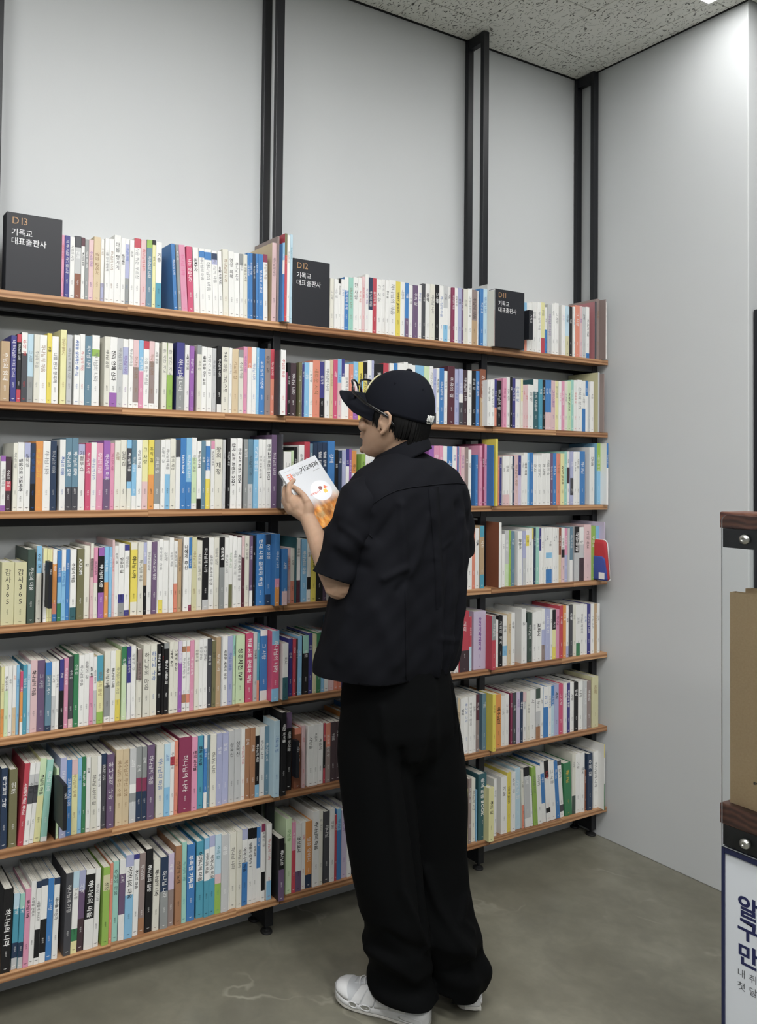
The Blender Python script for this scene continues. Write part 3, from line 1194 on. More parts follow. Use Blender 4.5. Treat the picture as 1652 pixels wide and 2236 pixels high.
def book_mesh(b, mb_cover, mb_page, mb_text, mb_auth, mb_mark):
    w, h, d = b['w'], b['h'], b['d']; bd = bands(b['code'], None)
    rgb = {c: muted(lin(PAL[c][0]), b['k']) for c, _ in bd}
    main = rgb[max(bd, key=lambda t: t[1])[0]]
    if '/' in b['code']: main = muted(lin(PAL[b['code'].split('/')[1]][0]), b['k'])
    hard = w > .021 and b['dep'] is None
    c = min(.0011, w*.22); t = .002 if hard else .0006; t = min(t, w*.2)
    P = [(0, d), (0, c), (c, 0), (w-c, 0), (w, c), (w, d)]; Q = [(t, d), (t, c+.0004), (w-t, c+.0004), (w-t, d)]
    lv = [h]; z = h
    for _, f_ in bd: z -= f_*h; lv.append(max(z, 0))
    lv[-1] = 0.0
    for i, (cc, _) in enumerate(bd):
        z1, z0 = lv[i], lv[i+1]
        mb_cover.add([(x, y, z0) for x, y in P[1:5]]+[(x, y, z1) for x, y in P[1:5]], [(j, j+1, j+5, j+4) for j in range(3)], rgb[cc])
    mb_cover.add([(*P[0], 0), (*P[1], 0), (*P[1], h), (*P[0], h)], [(0, 1, 2, 3)], main)
    mb_cover.add([(*P[4], 0), (*P[5], 0), (*P[5], h), (*P[4], h)], [(0, 1, 2, 3)], main)
    for zz, cc in ((h, rgb[bd[0][0]]), (0, rgb[bd[-1][0]])):
        f = [(0, 1, 7, 6), (1, 2, 7), (2, 3, 8, 7), (3, 4, 8), (4, 5, 9, 8)]
        if zz == 0: f = [q[::-1] for q in f]
        mb_cover.add([(x, y, zz) for x, y in P+Q], f, cc)
    mb_cover.add([(*Q[0], 0), (*Q[1], 0), (*Q[1], h), (*Q[0], h)], [(3, 2, 1, 0)], main)
    mb_cover.add([(*Q[2], 0), (*Q[3], 0), (*Q[3], h), (*Q[2], h)], [(3, 2, 1, 0)], main)
    i_ = .003 if hard else .0008
    mb_page.box(t+.0001, w-t-.0001, c+.0005, d-i_, i_ if hard else .0003, h-i_, None)
    # spine lettering
    ti = b['title']; ink = lin(INK.get(b['ink']) or PAL[b['ink']][0]); yf = -.00035
    if ti == '-':
        if w < .006 or b['dep'] is not None: return
        ti = POOL[b['seed'] % len(POOL)]
    bold = '*' in ti; ti = ti.replace('*', '')
    if ti[0] == '|':
        ti = ti[1:]; nch = sum(.5 if ch == ' ' else 1 for ch in ti); s = min(.74*w, .019, .62*h/(nch*1.08)); z = h*(.90 if nch > 3 else .84)
        for ch in ti:
            if ch == ' ': z -= .5*s; continue
            z -= 1.02*s; gv = glyph(ch, bold); put_text(mb_text, ch, s, (lambda zz, aw: (lambda gx, gy: (w/2-aw*s/2+gx, yf, zz+gy)))(z+.1*s, gv[2]), ink, bold)
        zend = z
    else:
        tw = text_width(ti, bold); s = min(.64*w, .0185, .66*h/tw); z0 = h*(.93 if tw*s > .5*h else .86-.1*(b['seed'] % 3)/2)
        put_text(mb_text, ti, s, lambda gx, gy: (w/2-.36*s+gy, yf, z0-gx), ink, bold); zend = z0-tw*s
    if w > .007:
        s = min(.34*w, .0055); z1 = min(zend-.012, h*.30)
        if z1 > h*.17: put_text(mb_auth, ('지은이', '글쓴이', '지은이')[b['seed'] % 3], s, lambda gx, gy: (w/2-.36*s+gy, yf, z1-gx), ink)
    if w > .0055:
        s = min(.62*w, .0085); put_text(mb_mark, 'ㅏ', s, lambda gx, gy: (w/2-.4*s+gy, yf, h*.065-gx), ink, True)

SHELF_X1 = {}
ready = []
for i, b in enumerate(BOOKS):
    z = ZS[b['row']]; key = (b['row'], b['bay'])
    if 'fill' in b:
        X = max(xz(b['fill'][0], z, YB+.012), SHELF_X1.get(key, (-9,))[0]+.001); X1 = xz(b['fill'][1], z, YB+.012); r_ = random.Random(b['row']*7+b['bay'])
        lst = []
        while X < X1-.008:
            w = min(r_.uniform(.009, .019), X1-X)
            lst.append(dict(X0=X, X1=X+w, Yf=YB+r_.uniform(.008, .016), h=r_.uniform(.188, .222), code=r_.choice('WWWIIWKNBSPLyOGQ'), ink='k', title='-', lean=0, dep=None, row=b['row'], bay=b['bay'], n=0, area=0, fillb=True)); X += w+.0003
        for q in lst:
            if q['code'] in 'KNB': q['ink'] = 'w'
        SHELF_X1[key] = (X, 0, 0)
    else:
        Yf = YB+random.uniform(.006, .013)
        if b['dep']: Yf = min(-(b['dep']+.004), YB+.01)
        X0, X1 = xz(b['xa'], z, Yf), xz(b['xb'], z, Yf)
        if any(X0 < p1 and X1 > p0 for p0, p1 in POSTS) and Yf > YB-.02: Yf = YB-.018; X0, X1 = xz(b['xa'], z, Yf), xz(b['xb'], z, Yf)
        ln = math.radians(b['lean'])
        H_ = on(1, b['xb']-(b['xb']-b['xa'])*.3, b['yt'], Yf)
        h = (H_[2]-z)/math.cos(ln)
        pv = SHELF_X1.get(key, (-9, 0, 0))
        lim = pv[0]+.0003+max(0, min(h, pv[1])*(math.tan(pv[2])-math.tan(ln)))
        X0 = max(X0, lim); X1 = max(X1, X0+.0035)
        b.update(X0=X0, X1=X1, Yf=Yf, h=max(.06, h), area=(b['xb']-b['xa'])*h*800); lst = [b]
        SHELF_X1[key] = (X1, h, ln)
    for q in lst:
        q['w'] = (q['X1']-q['X0'])*math.cos(math.radians(q['lean'])); q['k'] = random.uniform(.95, 1.03); q['seed'] = random.randrange(1000)
        hit = any(q['X0'] < p1 and q['X1'] > p0 for p0, p1 in POSTS)
        back = YP-.001 if hit else -.0035
        q['d'] = min(q['dep'] or q['h']*.69, back-q['Yf']); ready.append(q)
NIND = 299
big = set(id(q) for q in sorted(ready, key=lambda q: -q['area'])[:NIND])
def nth(n): return '%d%s' % (n, 'th' if 10 <= n % 100 <= 20 else {1: 'st', 2: 'nd', 3: 'rd'}.get(n % 10, 'th'))
restC, restP, restT = MB(), MB(), MB()
for q in ready:
    c, p, t, au, mk = MB(), MB(), MB(), MB(), MB(); book_mesh(q, c, p, t, au, mk)
    a = math.radians(q['lean']); z = ZS[q['row']]+.0004
    X = q['X0'] if a <= 0 else q['X1']-q['w']*math.cos(a); zl = z+(q['w']*math.sin(a) if a > 0 else 0)
    if id(q) in big:
        bd = bands(q['code'], None); cs = []
        for cc, f_ in sorted(bd, key=lambda u: -u[1]):
            nme = PAL[cc][1]
            if nme not in cs and f_ > .1: cs.append(nme)
        lab = '%s%s book with %s lettering, %s from left, %s shelf, %s bay' % ('thick ' if q['w'] > .024 else '', ' and '.join(cs[:2]), (INKN.get(q['ink']) or PAL[q['ink']][1]), nth(q['n']), ORD[q['row']], BAY[q['bay']])
        o = c.build('book', M['print'], label=lab, cat='book', group='books on the %s shelf, %s bay' % (ORD[q['row']], BAY[q['bay']]))
        for nm, mb, mt in (('page_block', p, M['page']), ('title_lettering', t, M['print']), ('author_lettering', au, M['print']), ('publisher_mark', mk, M['print'])):
            if mb.v: ch = link(nm, mb.mesh(nm), mt); ch.parent = o
        o.location = (X, q['Yf'], zl); o.rotation_euler = (0, a, 0)
    else:
        R = np.array([[math.cos(a), 0, math.sin(a)], [0, 1, 0], [-math.sin(a), 0, math.cos(a)]]); T = np.array([X, q['Yf'], zl])
        for src, dst in ((c, restC), (p, restP), (t, restT), (au, restT), (mk, restT)):
            if src.v: dst.add(list(np.array(src.v)@R.T+T), src.f); dst.c[-len(src.f):] = src.c
nC = len(restC.f)+len(restT.f)
page_col = lin('cfccc1')
restC.add(restT.v, restT.f); restC.c[-len(restT.f):] = restT.c
restC.add(restP.v, restP.f, page_col)
restC.build('books', M['print'], label='smaller and farther books filling the middle and right bays of the shelves', cat='books', kind='stuff')
print('BOOKS', len(ready), 'text/tri', sum(len(o.data.polygons) for o in COL.objects if o.type == 'MESH'))

# ------------------------------------------------------------------ person reading
PC = np.array([-1.37, -.60]); VD = PC-CAM[:2]; VD /= np.linalg.norm(VD); VR = np.array([VD[1], -VD[0]])
def pp(px, py, dd=0.0):               # point of the photograph on the upright plane through the person, dd metres behind it
    d = ray(px, py); t = (dd+(PC-CAM[:2])@VD)/(d[:2]@VD); return CAM+d*t
def axes(az): a = math.radians(az); return np.array([math.cos(a), -math.sin(a)]), np.array([math.sin(a), math.cos(a)])
def ring(py, xl, xr, ratio, az, dd=0.0, n=56, e=2.3, tilt=0.0):
    rt, fw = axes(az); c = pp((xl+xr)/2, py, dd); half = np.linalg.norm(pp(xr, py, dd)-pp(xl, py, dd))/2
    q = np.linspace(0, 2*PI, n, endpoint=False); u = np.sign(np.cos(q))*np.abs(np.cos(q))**(2/e); v = ratio*np.sign(np.sin(q))*np.abs(np.sin(q))**(2/e)
    xy = np.outer(u, rt)+np.outer(v, fw); k = half/np.max(xy@VR)
    return [(c[0]+k*p[0], c[1]+k*p[1], c[2]+tilt*k*vv) for p, vv in zip(xy, v)]
def evaluated(ob):
    me = bpy.data.meshes.new_from_object(ob.evaluated_get(bpy.context.evaluated_depsgraph_get())); bpy.data.objects.remove(ob); return me
def remesh(mb, voxel, it=4, fac=.5):
    ob = bpy.data.objects.new('tmp', mesh('tmp', mb.v, mb.f)); COL.objects.link(ob)
    m = ob.modifiers.new('r', 'REMESH'); m.mode = 'VOXEL'; m.voxel_size = voxel
    if it: s_ = ob.modifiers.new('s', 'SMOOTH'); s_.factor = fac; s_.iterations = it
    return evaluated(ob)
def coords(me): a = np.empty(len(me.vertices)*3); me.vertices.foreach_get('co', a); return a.reshape(-1, 3)
def normals(me): a = np.empty(len(me.vertices)*3); me.vertices.foreach_get('normal', a); return a.reshape(-1, 3)
def setco(me, a): me.vertices.foreach_set('co', a.ravel()); me.update()
from mathutils.bvhtree import BVHTree
def bvh(me): return BVHTree.FromPolygons([v.co for v in me.vertices], [tuple(p.vertices) for p in me.polygons])
def hits(tree, pts, off=0.0, sub=14):
    """polyline of the photograph laid on a surface"""
    out = []; P = [np.array(p, float) for p in pts]
    for a, b in zip(P, P[1:]):
        for t in np.linspace(0, 1, sub, endpoint=False): out.append(a+(b-a)*t)
    out.append(P[-1]); res = []
    for p in out:
        d = Vector(ray(*p)).normalized(); h, nn, _, _ = tree.ray_cast(Vector(CAM), d)
        if h is not None: res.append((np.array(h), np.array(nn)*(1 if nn.dot(d) < 0 else -1)))
    return [h+nn*off for h, nn in res], [nn for _, nn in res]
def fold(me, tree, pts, amp, wid):
    """raise (or press in) a soft crease along a line of the cloth"""
    P, _ = hits(tree, pts, 0, 40)
    if len(P) < 2: return
    co = coords(me); no = normals(me); P = np.array(P); d = np.full(len(co), 9.0)
    near = np.where((co.min(1) > -9) & (np.abs(co-P.mean(0)).max(1) < .6))[0]
    for p in P: d[near] = np.minimum(d[near], np.linalg.norm(co[near]-p, axis=1))
    setco(me, co+no*(amp*np.exp(-(d/wid)**2))[:, None])
def open_ends(me, tests):
    """remove closing faces where any test(centre, normal) holds"""
    bm = bmesh.new(); bm.from_mesh(me)
    kill = [f for f in bm.faces if any(t(np.array(f.calc_center_median()), np.array(f.normal)) for t in tests)]
    bmesh.ops.delete(bm, geom=kill, context='FACES'); bm.to_mesh(me); bm.free(); me.update()
def cut(me, p, n_, rad, own=None):
    """trim a garment cleanly along the plane through p, dropping what lies on the side of n_ within rad"""
    bm = bmesh.new(); bm.from_mesh(me); fs = [f for f in bm.faces if np.linalg.norm(np.array(f.calc_center_median())-p) < rad and (own is None or own(np.array(f.calc_center_median())))]
    gm = list(set(fs) | set(e for f in fs for e in f.edges) | set(v for f in fs for v in f.verts))
    bmesh.ops.bisect_plane(bm, geom=gm, dist=1e-5, plane_co=Vector(p), plane_no=Vector(n_), clear_outer=True)
    bm.to_mesh(me); bm.free(); me.update()
def solid(name, me, mat, th, parent, **k):
    ob = bpy.data.objects.new('tmp', me); COL.objects.link(ob); s_ = ob.modifiers.new('s', 'SOLIDIFY'); s_.thickness = th; s_.offset = -1
    return link(name, evaluated(ob), mat, parent, True, **k)

M['skin'] = material('skin', lin('c09a80'), .5, spec=.35, Subsurface_Weight=.12, Subsurface_Radius=(.012, .005, .003), Subsurface_Scale=.5)
n = NT(M['skin']); nz = n.n('TexNoise', i_Vector=n.n('TexCoord').outputs['Object'], i_Scale=35.0, i_Detail=4.0)
n.link(n.mix(nz.outputs['Fac'], lin('a98972'), lin('bb9b83')), 'Base Color')
M['hair'] = material('black_hair', lin('070707'), .55, spec=.25)
def cloth(name, c, rough=.85, sc=1400.0):
    m = material(name, lin(c), rough, spec=.12); n = NT(m); tc = n.n('TexCoord').outputs['Object']
    n.bump(n.n('TexNoise', i_Vector=tc, i_Scale=sc).outputs['Fac'], .25, .0006); return m
M['shirt'] = cloth('black_cotton', '111217'); M['pants'] = cloth('black_trouser_cloth', '030405', .9); M['cap'] = cloth('navy_black_twill', '12141b', .85)
M['shoe'] = material('white_leather', lin('d4d5d6'), .45); M['sole'] = material('white_rubber', lin('cfcdc7'), .5); M['mesh'] = material('grey_mesh', lin('b9bcbf'), .7)
M['window'] = material('air_window', lin('8d8d86'), .15)
M['thread'] = material('white_thread', lin('d8d8d4'), .7); M['gold'] = material('cream_thread', lin('d9d2a8'), .7)
M['acetate'] = material('black_acetate', lin('0b0b0c'), .18); M['lens'] = material('clear_lens', (.9, .93, .95), .03, Transmission_Weight=.95, IOR=1.05)
M['eye'] = material('eye_white', lin('e3ded8'), .2); M['lip'] = material('lip', lin('a9736a'), .5)

person = empty('person', (PC[0], PC[1], 0), label='person in black cap, short-sleeved black shirt and wide black trousers, reading at the shelves', cat='person')
BAZ = -4.0
# --- head frame
HAZ, HPIT = -24.0, -12.0
rt, fw = axes(HAZ); hr = np.array([*rt, 0]); hf = np.array([*fw, 0]); hu = np.array([0, 0, 1.0]); a_ = math.radians(HPIT)
hf, hu = hf*math.cos(a_)-hu*math.sin(a_), hu*math.cos(a_)+hf*math.sin(a_)
HR = np.stack([hr, hf, hu], 1); ear = np.array([-.079, -.004, -.002]); HDD = .0
HC = pp(837, 925, HDD+(HR@ear)[:2]@VD)-HR@ear
def hd(x, y, z): return HC+HR@np.array([x, y, z], float)
# --- body: one continuous surface
B = MB()
prof = [(.124, .010, -.018, .022), (.116, .046, -.054, .044), (.096, .072, -.076, .060), (.068, .087, -.088, .0695), (.045, .091, -.092, .073), (.030, .0905, -.094, .074), (.015, .085, -.095, .0745), (0, .0865, -.095, .074),
        (-.018, .089, -.088, .0725), (-.034, .089, -.080, .070), (-.05, .0885, -.068, .066), (-.066, .0855, -.055, .060), (-.08, .084, -.04, .053), (-.094, .084, -.022, .044), (-.106, .078, .0, .033), (-.113, .065, .018, .02)]
rings = []
for z, yf, yb, hw in prof:
    z *= .93 if z < 0 else 1
    cy, hy = (yf+yb)/2, (yf-yb)/2
    rings.append([hd(hw*math.copysign(abs(math.cos(q))**.92, math.cos(q))*(1-.12*max(0, math.sin(q))**2), cy+hy*math.copysign(abs(math.sin(q))**.95, math.sin(q)), z) for q in np.linspace(0, 2*PI, 48, endpoint=False)])
B.loft(rings)
B.tube([hd(0, .088, .030), hd(0, .0985, .006), hd(0, .1080, -.014)], [.0085, .0085, .0078], 12)
for s_ in (-1, 1): B.ball(hd(s_*.0088, .0955, -.0195), .0058, .0085, .0055, HR)
B.ball(hd(0, .0915, -.0455), .021, .009, .0055, HR); B.ball(hd(0, .0895, -.056), .019, .0095, .006, HR); B.ball(hd(0, .0835, -.091), .017, .009, .012, HR)
B.ball(hd(0, .091, .032), .055, .008, .01, HR)
for s_ in (-1, 1):
    B.ball(hd(s_*.032, .0716, .0165), .0135)                                # lid
    B.ball(hd(s_*.045, .068, -.022), .026, .018, .018, HR)                  # cheek
    er = np.stack([hr*.5*s_+hf*-.866, hr*.866*s_+hf*.5, hu], 1)             # ear shell, turned out
    pts = [hd(s_*.0745, .008, -.022), hd(s_*.0775, .010, .004), hd(s_*.081, .004, .024), hd(s_*.085, -.012, .031), hd(s_*.088, -.024, .022), hd(s_*.087, -.026, .002), hd(s_*.0825, -.017, -.018), hd(s_*.0775, -.004, -.030)]
    B.tube(pts, [.0045, .0045, .0045, .0048, .005, .005, .005, .0065], 8)
    B.ball(hd(s_*.0785, -.008, .002), .0042, .016, .023, HR); B.ball(hd(s_*.0805, .004, -.004), .0045, .004, .007, HR)
nb = pp(870, 1012, .02)
B.tube([hd(0, -.03, -.03), hd(0, -.035, -.075), nb, nb+np.array([0, 0, -.06])], [.058, .0505, .0505, .058], 24)
HO = -.045
def P3(l): return [pp(*p) for p in l]
def PH(l): return [pp(x, y, d+HO) for x, y, d in l]
tors = [(1026, 840, 925), (1050, 805, 985), (1090, 775, 1010), (1200, 785, 1003), (1330, 790, 985), (1430, 785, 980), (1520, 775, 985), (1600, 770, 985)]
B.loft([ring(y, l, r_, .6, BAZ) for y, l, r_ in tors])
# left arm to the book
SH, EL, WR = (802, 1085, -.12), (738, 1276, -.150), (671, 1130, .010)
B.tube(P3([SH, (763, 1180, -.14), EL]), [.050, .0405, .040], 20)
B.tube(P3([EL, (722, 1244, -.118), (703, 1204, -.075), (686, 1163, -.025), WR]), [.039, .0375, .032, .0262, .0232], 20)
# palm and fingers of the left hand
B.tube(PH([(671, 1130, .055), (662, 1113, .055), (653, 1102, .055), (643, 1092, .064)]), [.0235, .0285, .0295, .022], 18, flat=.62, up=(*VR, 0))
B.tube(PH([(671, 1130, .056), (655, 1117, .060), (637, 1108, .066), (630, 1098, .068)]), [.021, .024, .020, .014], 14)
B.tube(PH([(671, 1130, .055), (673, 1107, .052), (669, 1095, .050)]), [.022, .018, .013], 14)
B.tube(PH([(669, 1095, .048), (662, 1081, .051), (651, 1070.5, .060), (642.5, 1064, .072)]), [.0125, .0092, .0082, .0068], 14)    # thumb on the cover
B.tube(PH([(632, 1094, .062), (629.5, 1074, .060), (631.5, 1058.5, .070), (641.5, 1048, .083)]), [.0118, .0088, .0079, .0066], 14)      # index finger
B.tube(PH([(629, 1100, .068), (621, 1082, .082), (622, 1066, .102), (634, 1056, .119)]), [.0125, .0096, .0086, .0074], 12)      # middle, behind the book
B.tube(PH([(629, 1108, .070), (620, 1094, .086), (623, 1079, .106), (637, 1071, .119)]), [.0122, .0094, .0084, .0072], 12)      # ring
B.tube(PH([(633, 1117, .070), (624, 1107, .086), (627, 1096, .102), (638, 1089, .113)]), [.011, .0086, .0076, .0066], 12)       # little
# right arm, mostly hidden in front of the body
rtB, fwB = axes(BAZ); rB = np.array([*rtB, 0]); fB = np.array([*fwB, 0]); zz = np.array([0, 0, 1.0])
shR = pp(985, 1085, .15); elR = shR+rB*.035-zz*.26+fB*.06; wrR = elR+fB*.215-rB*.10+zz*.02
B.tube([shR, (shR+elR)/2, elR], [.05, .046, .039], 18); B.tube([elR, (elR*.55+wrR*.45), wrR], [.038, .033, .023], 18)
pk = wrR+fB*.085-rB*.035
B.tube([wrR, (wrR+pk)/2, pk], [.024, .034, .032], 14, flat=.5, up=(*rtB, 0))
for k in range(4):
    b0 = pk+rB*(.024-.016*k); L = (.075, .083, .078, .062)[k]
    B.tube([b0, b0+fB*L*.45-rB*.006, b0+fB*L*.75-rB*.012-zz*.016, b0+fB*L*.85-rB*.014-zz*.036], [.0098, .009, .0082, .0072], 10)
B.tube([wrR+fB*.02-rB*.01, wrR+fB*.05-rB*.045+zz*.012, wrR+fB*.085-rB*.058+zz*.01], [.0135, .011, .0088], 10)
# legs inside the trousers, feet inside the shoes
FL0, FL1 = on(2, 939, 2243, 0.0), on(2, 743, 2178, 0.0)
FR0 = on(2, 1026, 2212, 0.0); azR = 36.0; rR_, fR_ = axes(azR); FR1 = FR0+np.array([*fR_, 0])*.292
dL = (FL1-FL0)/np.linalg.norm(FL1-FL0); FL1 = FL0+dL*.295; dR = (FR1-FR0)/np.linalg.norm(FR1-FR0)
ankL, ankR = FL0+dL*.085+zz*.10, FR0+dR*.085+zz*.10
hipc = pp(868, 1560, 0)
for s_, an, dd in ((-1, ankL, dL), (1, ankR, dR)):
    hp = hipc+rB*.085*s_; kn = (hp*.5+an*.5)+fB*.02
    B.tube([hp, (hp+kn)/2, kn, (kn+an)/2+fB*-.01, an], [.085, .072, .055, .048, .036], 18)
    B.tube([an-zz*.045-dd*.03, an-zz*.062+dd*.05, an-zz*.072+dd*.11], [.030, .024, .018], 12)
body = link('body', remesh(B, .0028, 3), M['skin'], person, True)
for s_ in (-1, 1):
    MB().ball(hd(s_*.032, .0712, .0115), .0111, n=20, m=14).build('eye', M['eye'], person, True)

# --- hair under the cap
def hairline(y): return float(np.interp(y, [-.10, -.06, -.03, -.005, .02, .05], [-.045, -.037, -.010, .022, .03, .03]))
Hm = MB(); rh = []
def caprim(y): return .029+.10*y+.030*min(1, max(0, (y-.052)/.045))
for z, sc in ((.10, .70), (.07, .84), (.055, .91), (.04, .955), (.015, .985), (-.01, .99), (-.035, .96), (-.055, .88)):
    r_ = []
    for q in np.linspace(0, 2*PI, 64, endpoint=False):
        x, y = .0765*sc*math.cos(q), -.004+.0985*sc*math.sin(q)
        zlow = hairline(y)
        zz_ = max(z, min(zlow, .05)); k = 1 if y < .05 else .9
        r_.append(hd(x*k, (y-.012*(z < 0))*k if y > 0 else y+.02*max(0, -z)/.055, zz_))
    rh.append(r_)
Hm.loft(rh)
rr = random.Random(3)
for i in range(300):                                             # clumps of strands hanging to the nape and before the ear
    q = rr.uniform(PI*.94, 2.06*PI) if i < 230 else (rr.choice((0, PI))+rr.uniform(.12, .55)*(1 if 0 else 1) if False else rr.uniform(.05, .5) if i % 2 else PI-rr.uniform(.05, .5))
    x, y = .0775*math.cos(q), -.004+.0975*math.sin(q); front = math.sin(q) > 0
    z0 = caprim(y)+.012; L = rr.uniform(.062, .10)*(.55+.5*abs(math.sin(q))) if not front else rr.uniform(.035, .062)
    if not front: L = min(L, z0-hairline(y)+rr.uniform(.004, .020))
    if not front:
        if abs(math.sin(q)) < .10: L *= .5
        pts = [hd(x*.98, y*.98, z0), hd(x*.985, y*.975, z0-L*.5), hd(x*(.955+rr.uniform(-.03, .03)), y*(.93+rr.uniform(-.03, .02)), z0-L)]
    else: pts = [hd(x, y, z0), hd(x*1.01, y+.002, z0-L*.5), hd(x*1.0, y-rr.uniform(.0, .012), z0-L)]
    Hm.tube(pts, [.005, .0042, .0012], 5)
link('hair', Hm.mesh('hair'), M['hair'], person, True)

# --- cap
AX, AY, AZ = .0845, .1045, .156
capo = empty('cap', hd(0, 0, .05)); capo.parent = person; capo.matrix_parent_inverse = Matrix.Translation(person.location).inverted()
bpy.context.view_layer.update()
def kid(mb, name, mat, smooth=True, parent=None, **k):
    p_ = parent or capo; o = link(name, mb.mesh(name) if isinstance(mb, MB) else mb, mat, None, smooth, **k); o.parent = p_; o.matrix_parent_inverse = p_.matrix_world.inverted(); return o
def dome(q, u, off=0.0):
    x0, y0 = (AX+off)*math.cos(q), -.002+(AY+off)*math.sin(q); r_ = math.cos(u)**.86; t = math.sin(u)
    zr = caprim(y0); seam = min(abs(((q-PI/2+PI/6) % (PI/3))-PI/6), 9); g_ = .0011*math.exp(-((PI/6-seam)/.03)**2)
    sq = 1-g_/.09
    return hd(x0*r_*sq, (y0+.002)*r_*sq-.002-.008*t, zr*(1-t)+(AZ+off)*t)
D = MB(); us = np.linspace(0, PI/2*.985, 26)
D.loft([[dome(q, u) for q in np.linspace(0, 2*PI, 120, endpoint=False)] for u in us], cap0=False)
ob = bpy.data.objects.new('tmp', D.mesh('tmp')); COL.objects.link(ob); sm = ob.modifiers.new('s', 'SOLIDIFY'); sm.thickness = .002
kid(evaluated(ob), 'crown', M['cap'])
Bm = MB(); rows = []
for v in np.linspace(0, 1, 12):
    r_ = []
    for s_ in np.linspace(-1, 1, 41):
        q = PI/2-s_*math.radians(72); ix, iy = AX*math.cos(q)*.99, -.002+AY*math.sin(q)*.99
        L = .084*(1-abs(s_)**3.2)+.003; ox = ix*(1+.10*v*(1-abs(s_)**4)); oy = iy+L*v
        r_.append(hd(ox, oy, caprim(iy)+.002-.032*(abs(s_)**2)*v-.005*v))
    rows.append(r_)
Bm.loft(rows, cap0=False, cap1=False, closed=False)
ob = bpy.data.objects.new('tmp', Bm.mesh('tmp')); COL.objects.link(ob); sm = ob.modifiers.new('s', 'SOLIDIFY'); sm.thickness = .003; sm.offset = 0
kid(evaluated(ob), 'brim', M['cap'])
kid(MB().ball(hd(0, -.010, AZ+.001), .009, .009, .0045, HR), 'button', M['cap'])
for k in range(6):
    q = PI/2+PI/6+k*PI/3+PI/6*0; c0 = dome(q+PI/6*0+.0, .72, .0012); t1 = dome(q+.05, .72, .0012)-c0; t2 = dome(q, .77, .0012)-c0; t1 /= np.linalg.norm(t1); t2 /= np.linalg.norm(t2)
    kid(MB().tube([c0+.0028*(math.cos(a)*t1+math.sin(a)*t2) for a in np.linspace(0, 2*PI, 13)], .0006, 5, ends=False), 'eyelet', M['cap'])
# white embroidered lettering at the back and the pale emblem at the front, as strokes of thread
Lb = MB()
for j, (w_, zt) in enumerate(((.0034, .42), (.0034, .42), (.0034, .42), (.0034, .42), (.0034, .42))):
    for uu in np.linspace(.07, .16, 5):
        q = -PI/2+.08-.085*j; Lb.tube([dome(q-.028, uu, .0008), dome(q+.03, uu, .0008)], .0011, 5) if (j+int(uu*50)) % 5 else None
    Lb.tube([dome(-PI/2+.08-.085*j, .06, .001), dome(-PI/2+.08-.085*j+.01, .17, .001)], .0018, 5)
    Lb.tube([dome(-PI/2+.07-.08*j, .012, .001), dome(-PI/2+.05-.08*j, .03, .001)], .001, 5)
kid(Lb, 'rear_lettering', M['thread'])
Lf = MB()
for k, (q0, q1, u0, u1) in enumerate(((1.15, 1.35, .25, .75), (1.35, 1.62, .75, .75), (1.62, 1.85, .75, .25), (1.25, 1.75, .45, .45), (1.0, 1.12, .22, .72), (1.9, 2.05, .70, .22))):
    Lf.tube([dome(q0+(q1-q0)*t, u0+(u1-u0)*t, .0012) for t in np.linspace(0, 1, 6)], .0042, 6, flat=.5)
kid(Lf, 'front_lettering', M['gold'])

# --- eyeglasses resting on the cap
GZ, GY = .084, .136
gl = empty('eyeglasses', hd(0, GY, GZ), label='black thick-framed eyeglasses pushed up over the front of the black cap', cat='eyeglasses'); bpy.context.view_layer.update()
def gp(x, z, y=0.0): return hd(x, GY+y-.32*(x*x)/.07, GZ+z+.12*x+.0)
for s_ in (-1, 1):
    rim = [gp(s_*.037+.029*math.copysign(abs(math.cos(a))**.7, math.cos(a)), .0245*math.copysign(abs(math.sin(a))**.75, math.sin(a))-(.002), y=.012*math.sin(a)) for a in np.linspace(0, 2*PI, 29)]
    kid(MB().tube(rim, .0032, 8, ends=False), 'rim', M['acetate'], parent=gl)
    kid(MB().add(rim[:-1]+[np.mean(rim[:-1], 0)], [(j, (j+1) % 28, 28) for j in range(28)]), 'lens', M['lens'], parent=gl)
    kid(MB().tube([gp(s_*.064, .004, .006), hd(s_*.084, .108, GZ-.008+.12*s_*.06), hd(s_*.0895, .062, .046), hd(s_*.0885, .009, .029), hd(s_*.086, -.017, .019), hd(s_*.083, -.036, .0)], [.004, .0046, .0046, .0044, .004, .003], 8, flat=.6, up=hu), 'temple', M['acetate'], parent=gl)
kid(MB().tube([gp(-.011, .006, .004), gp(0, .009, .006), gp(.011, .006, .004)], .0024, 8), 'bridge', M['acetate'], parent=gl)

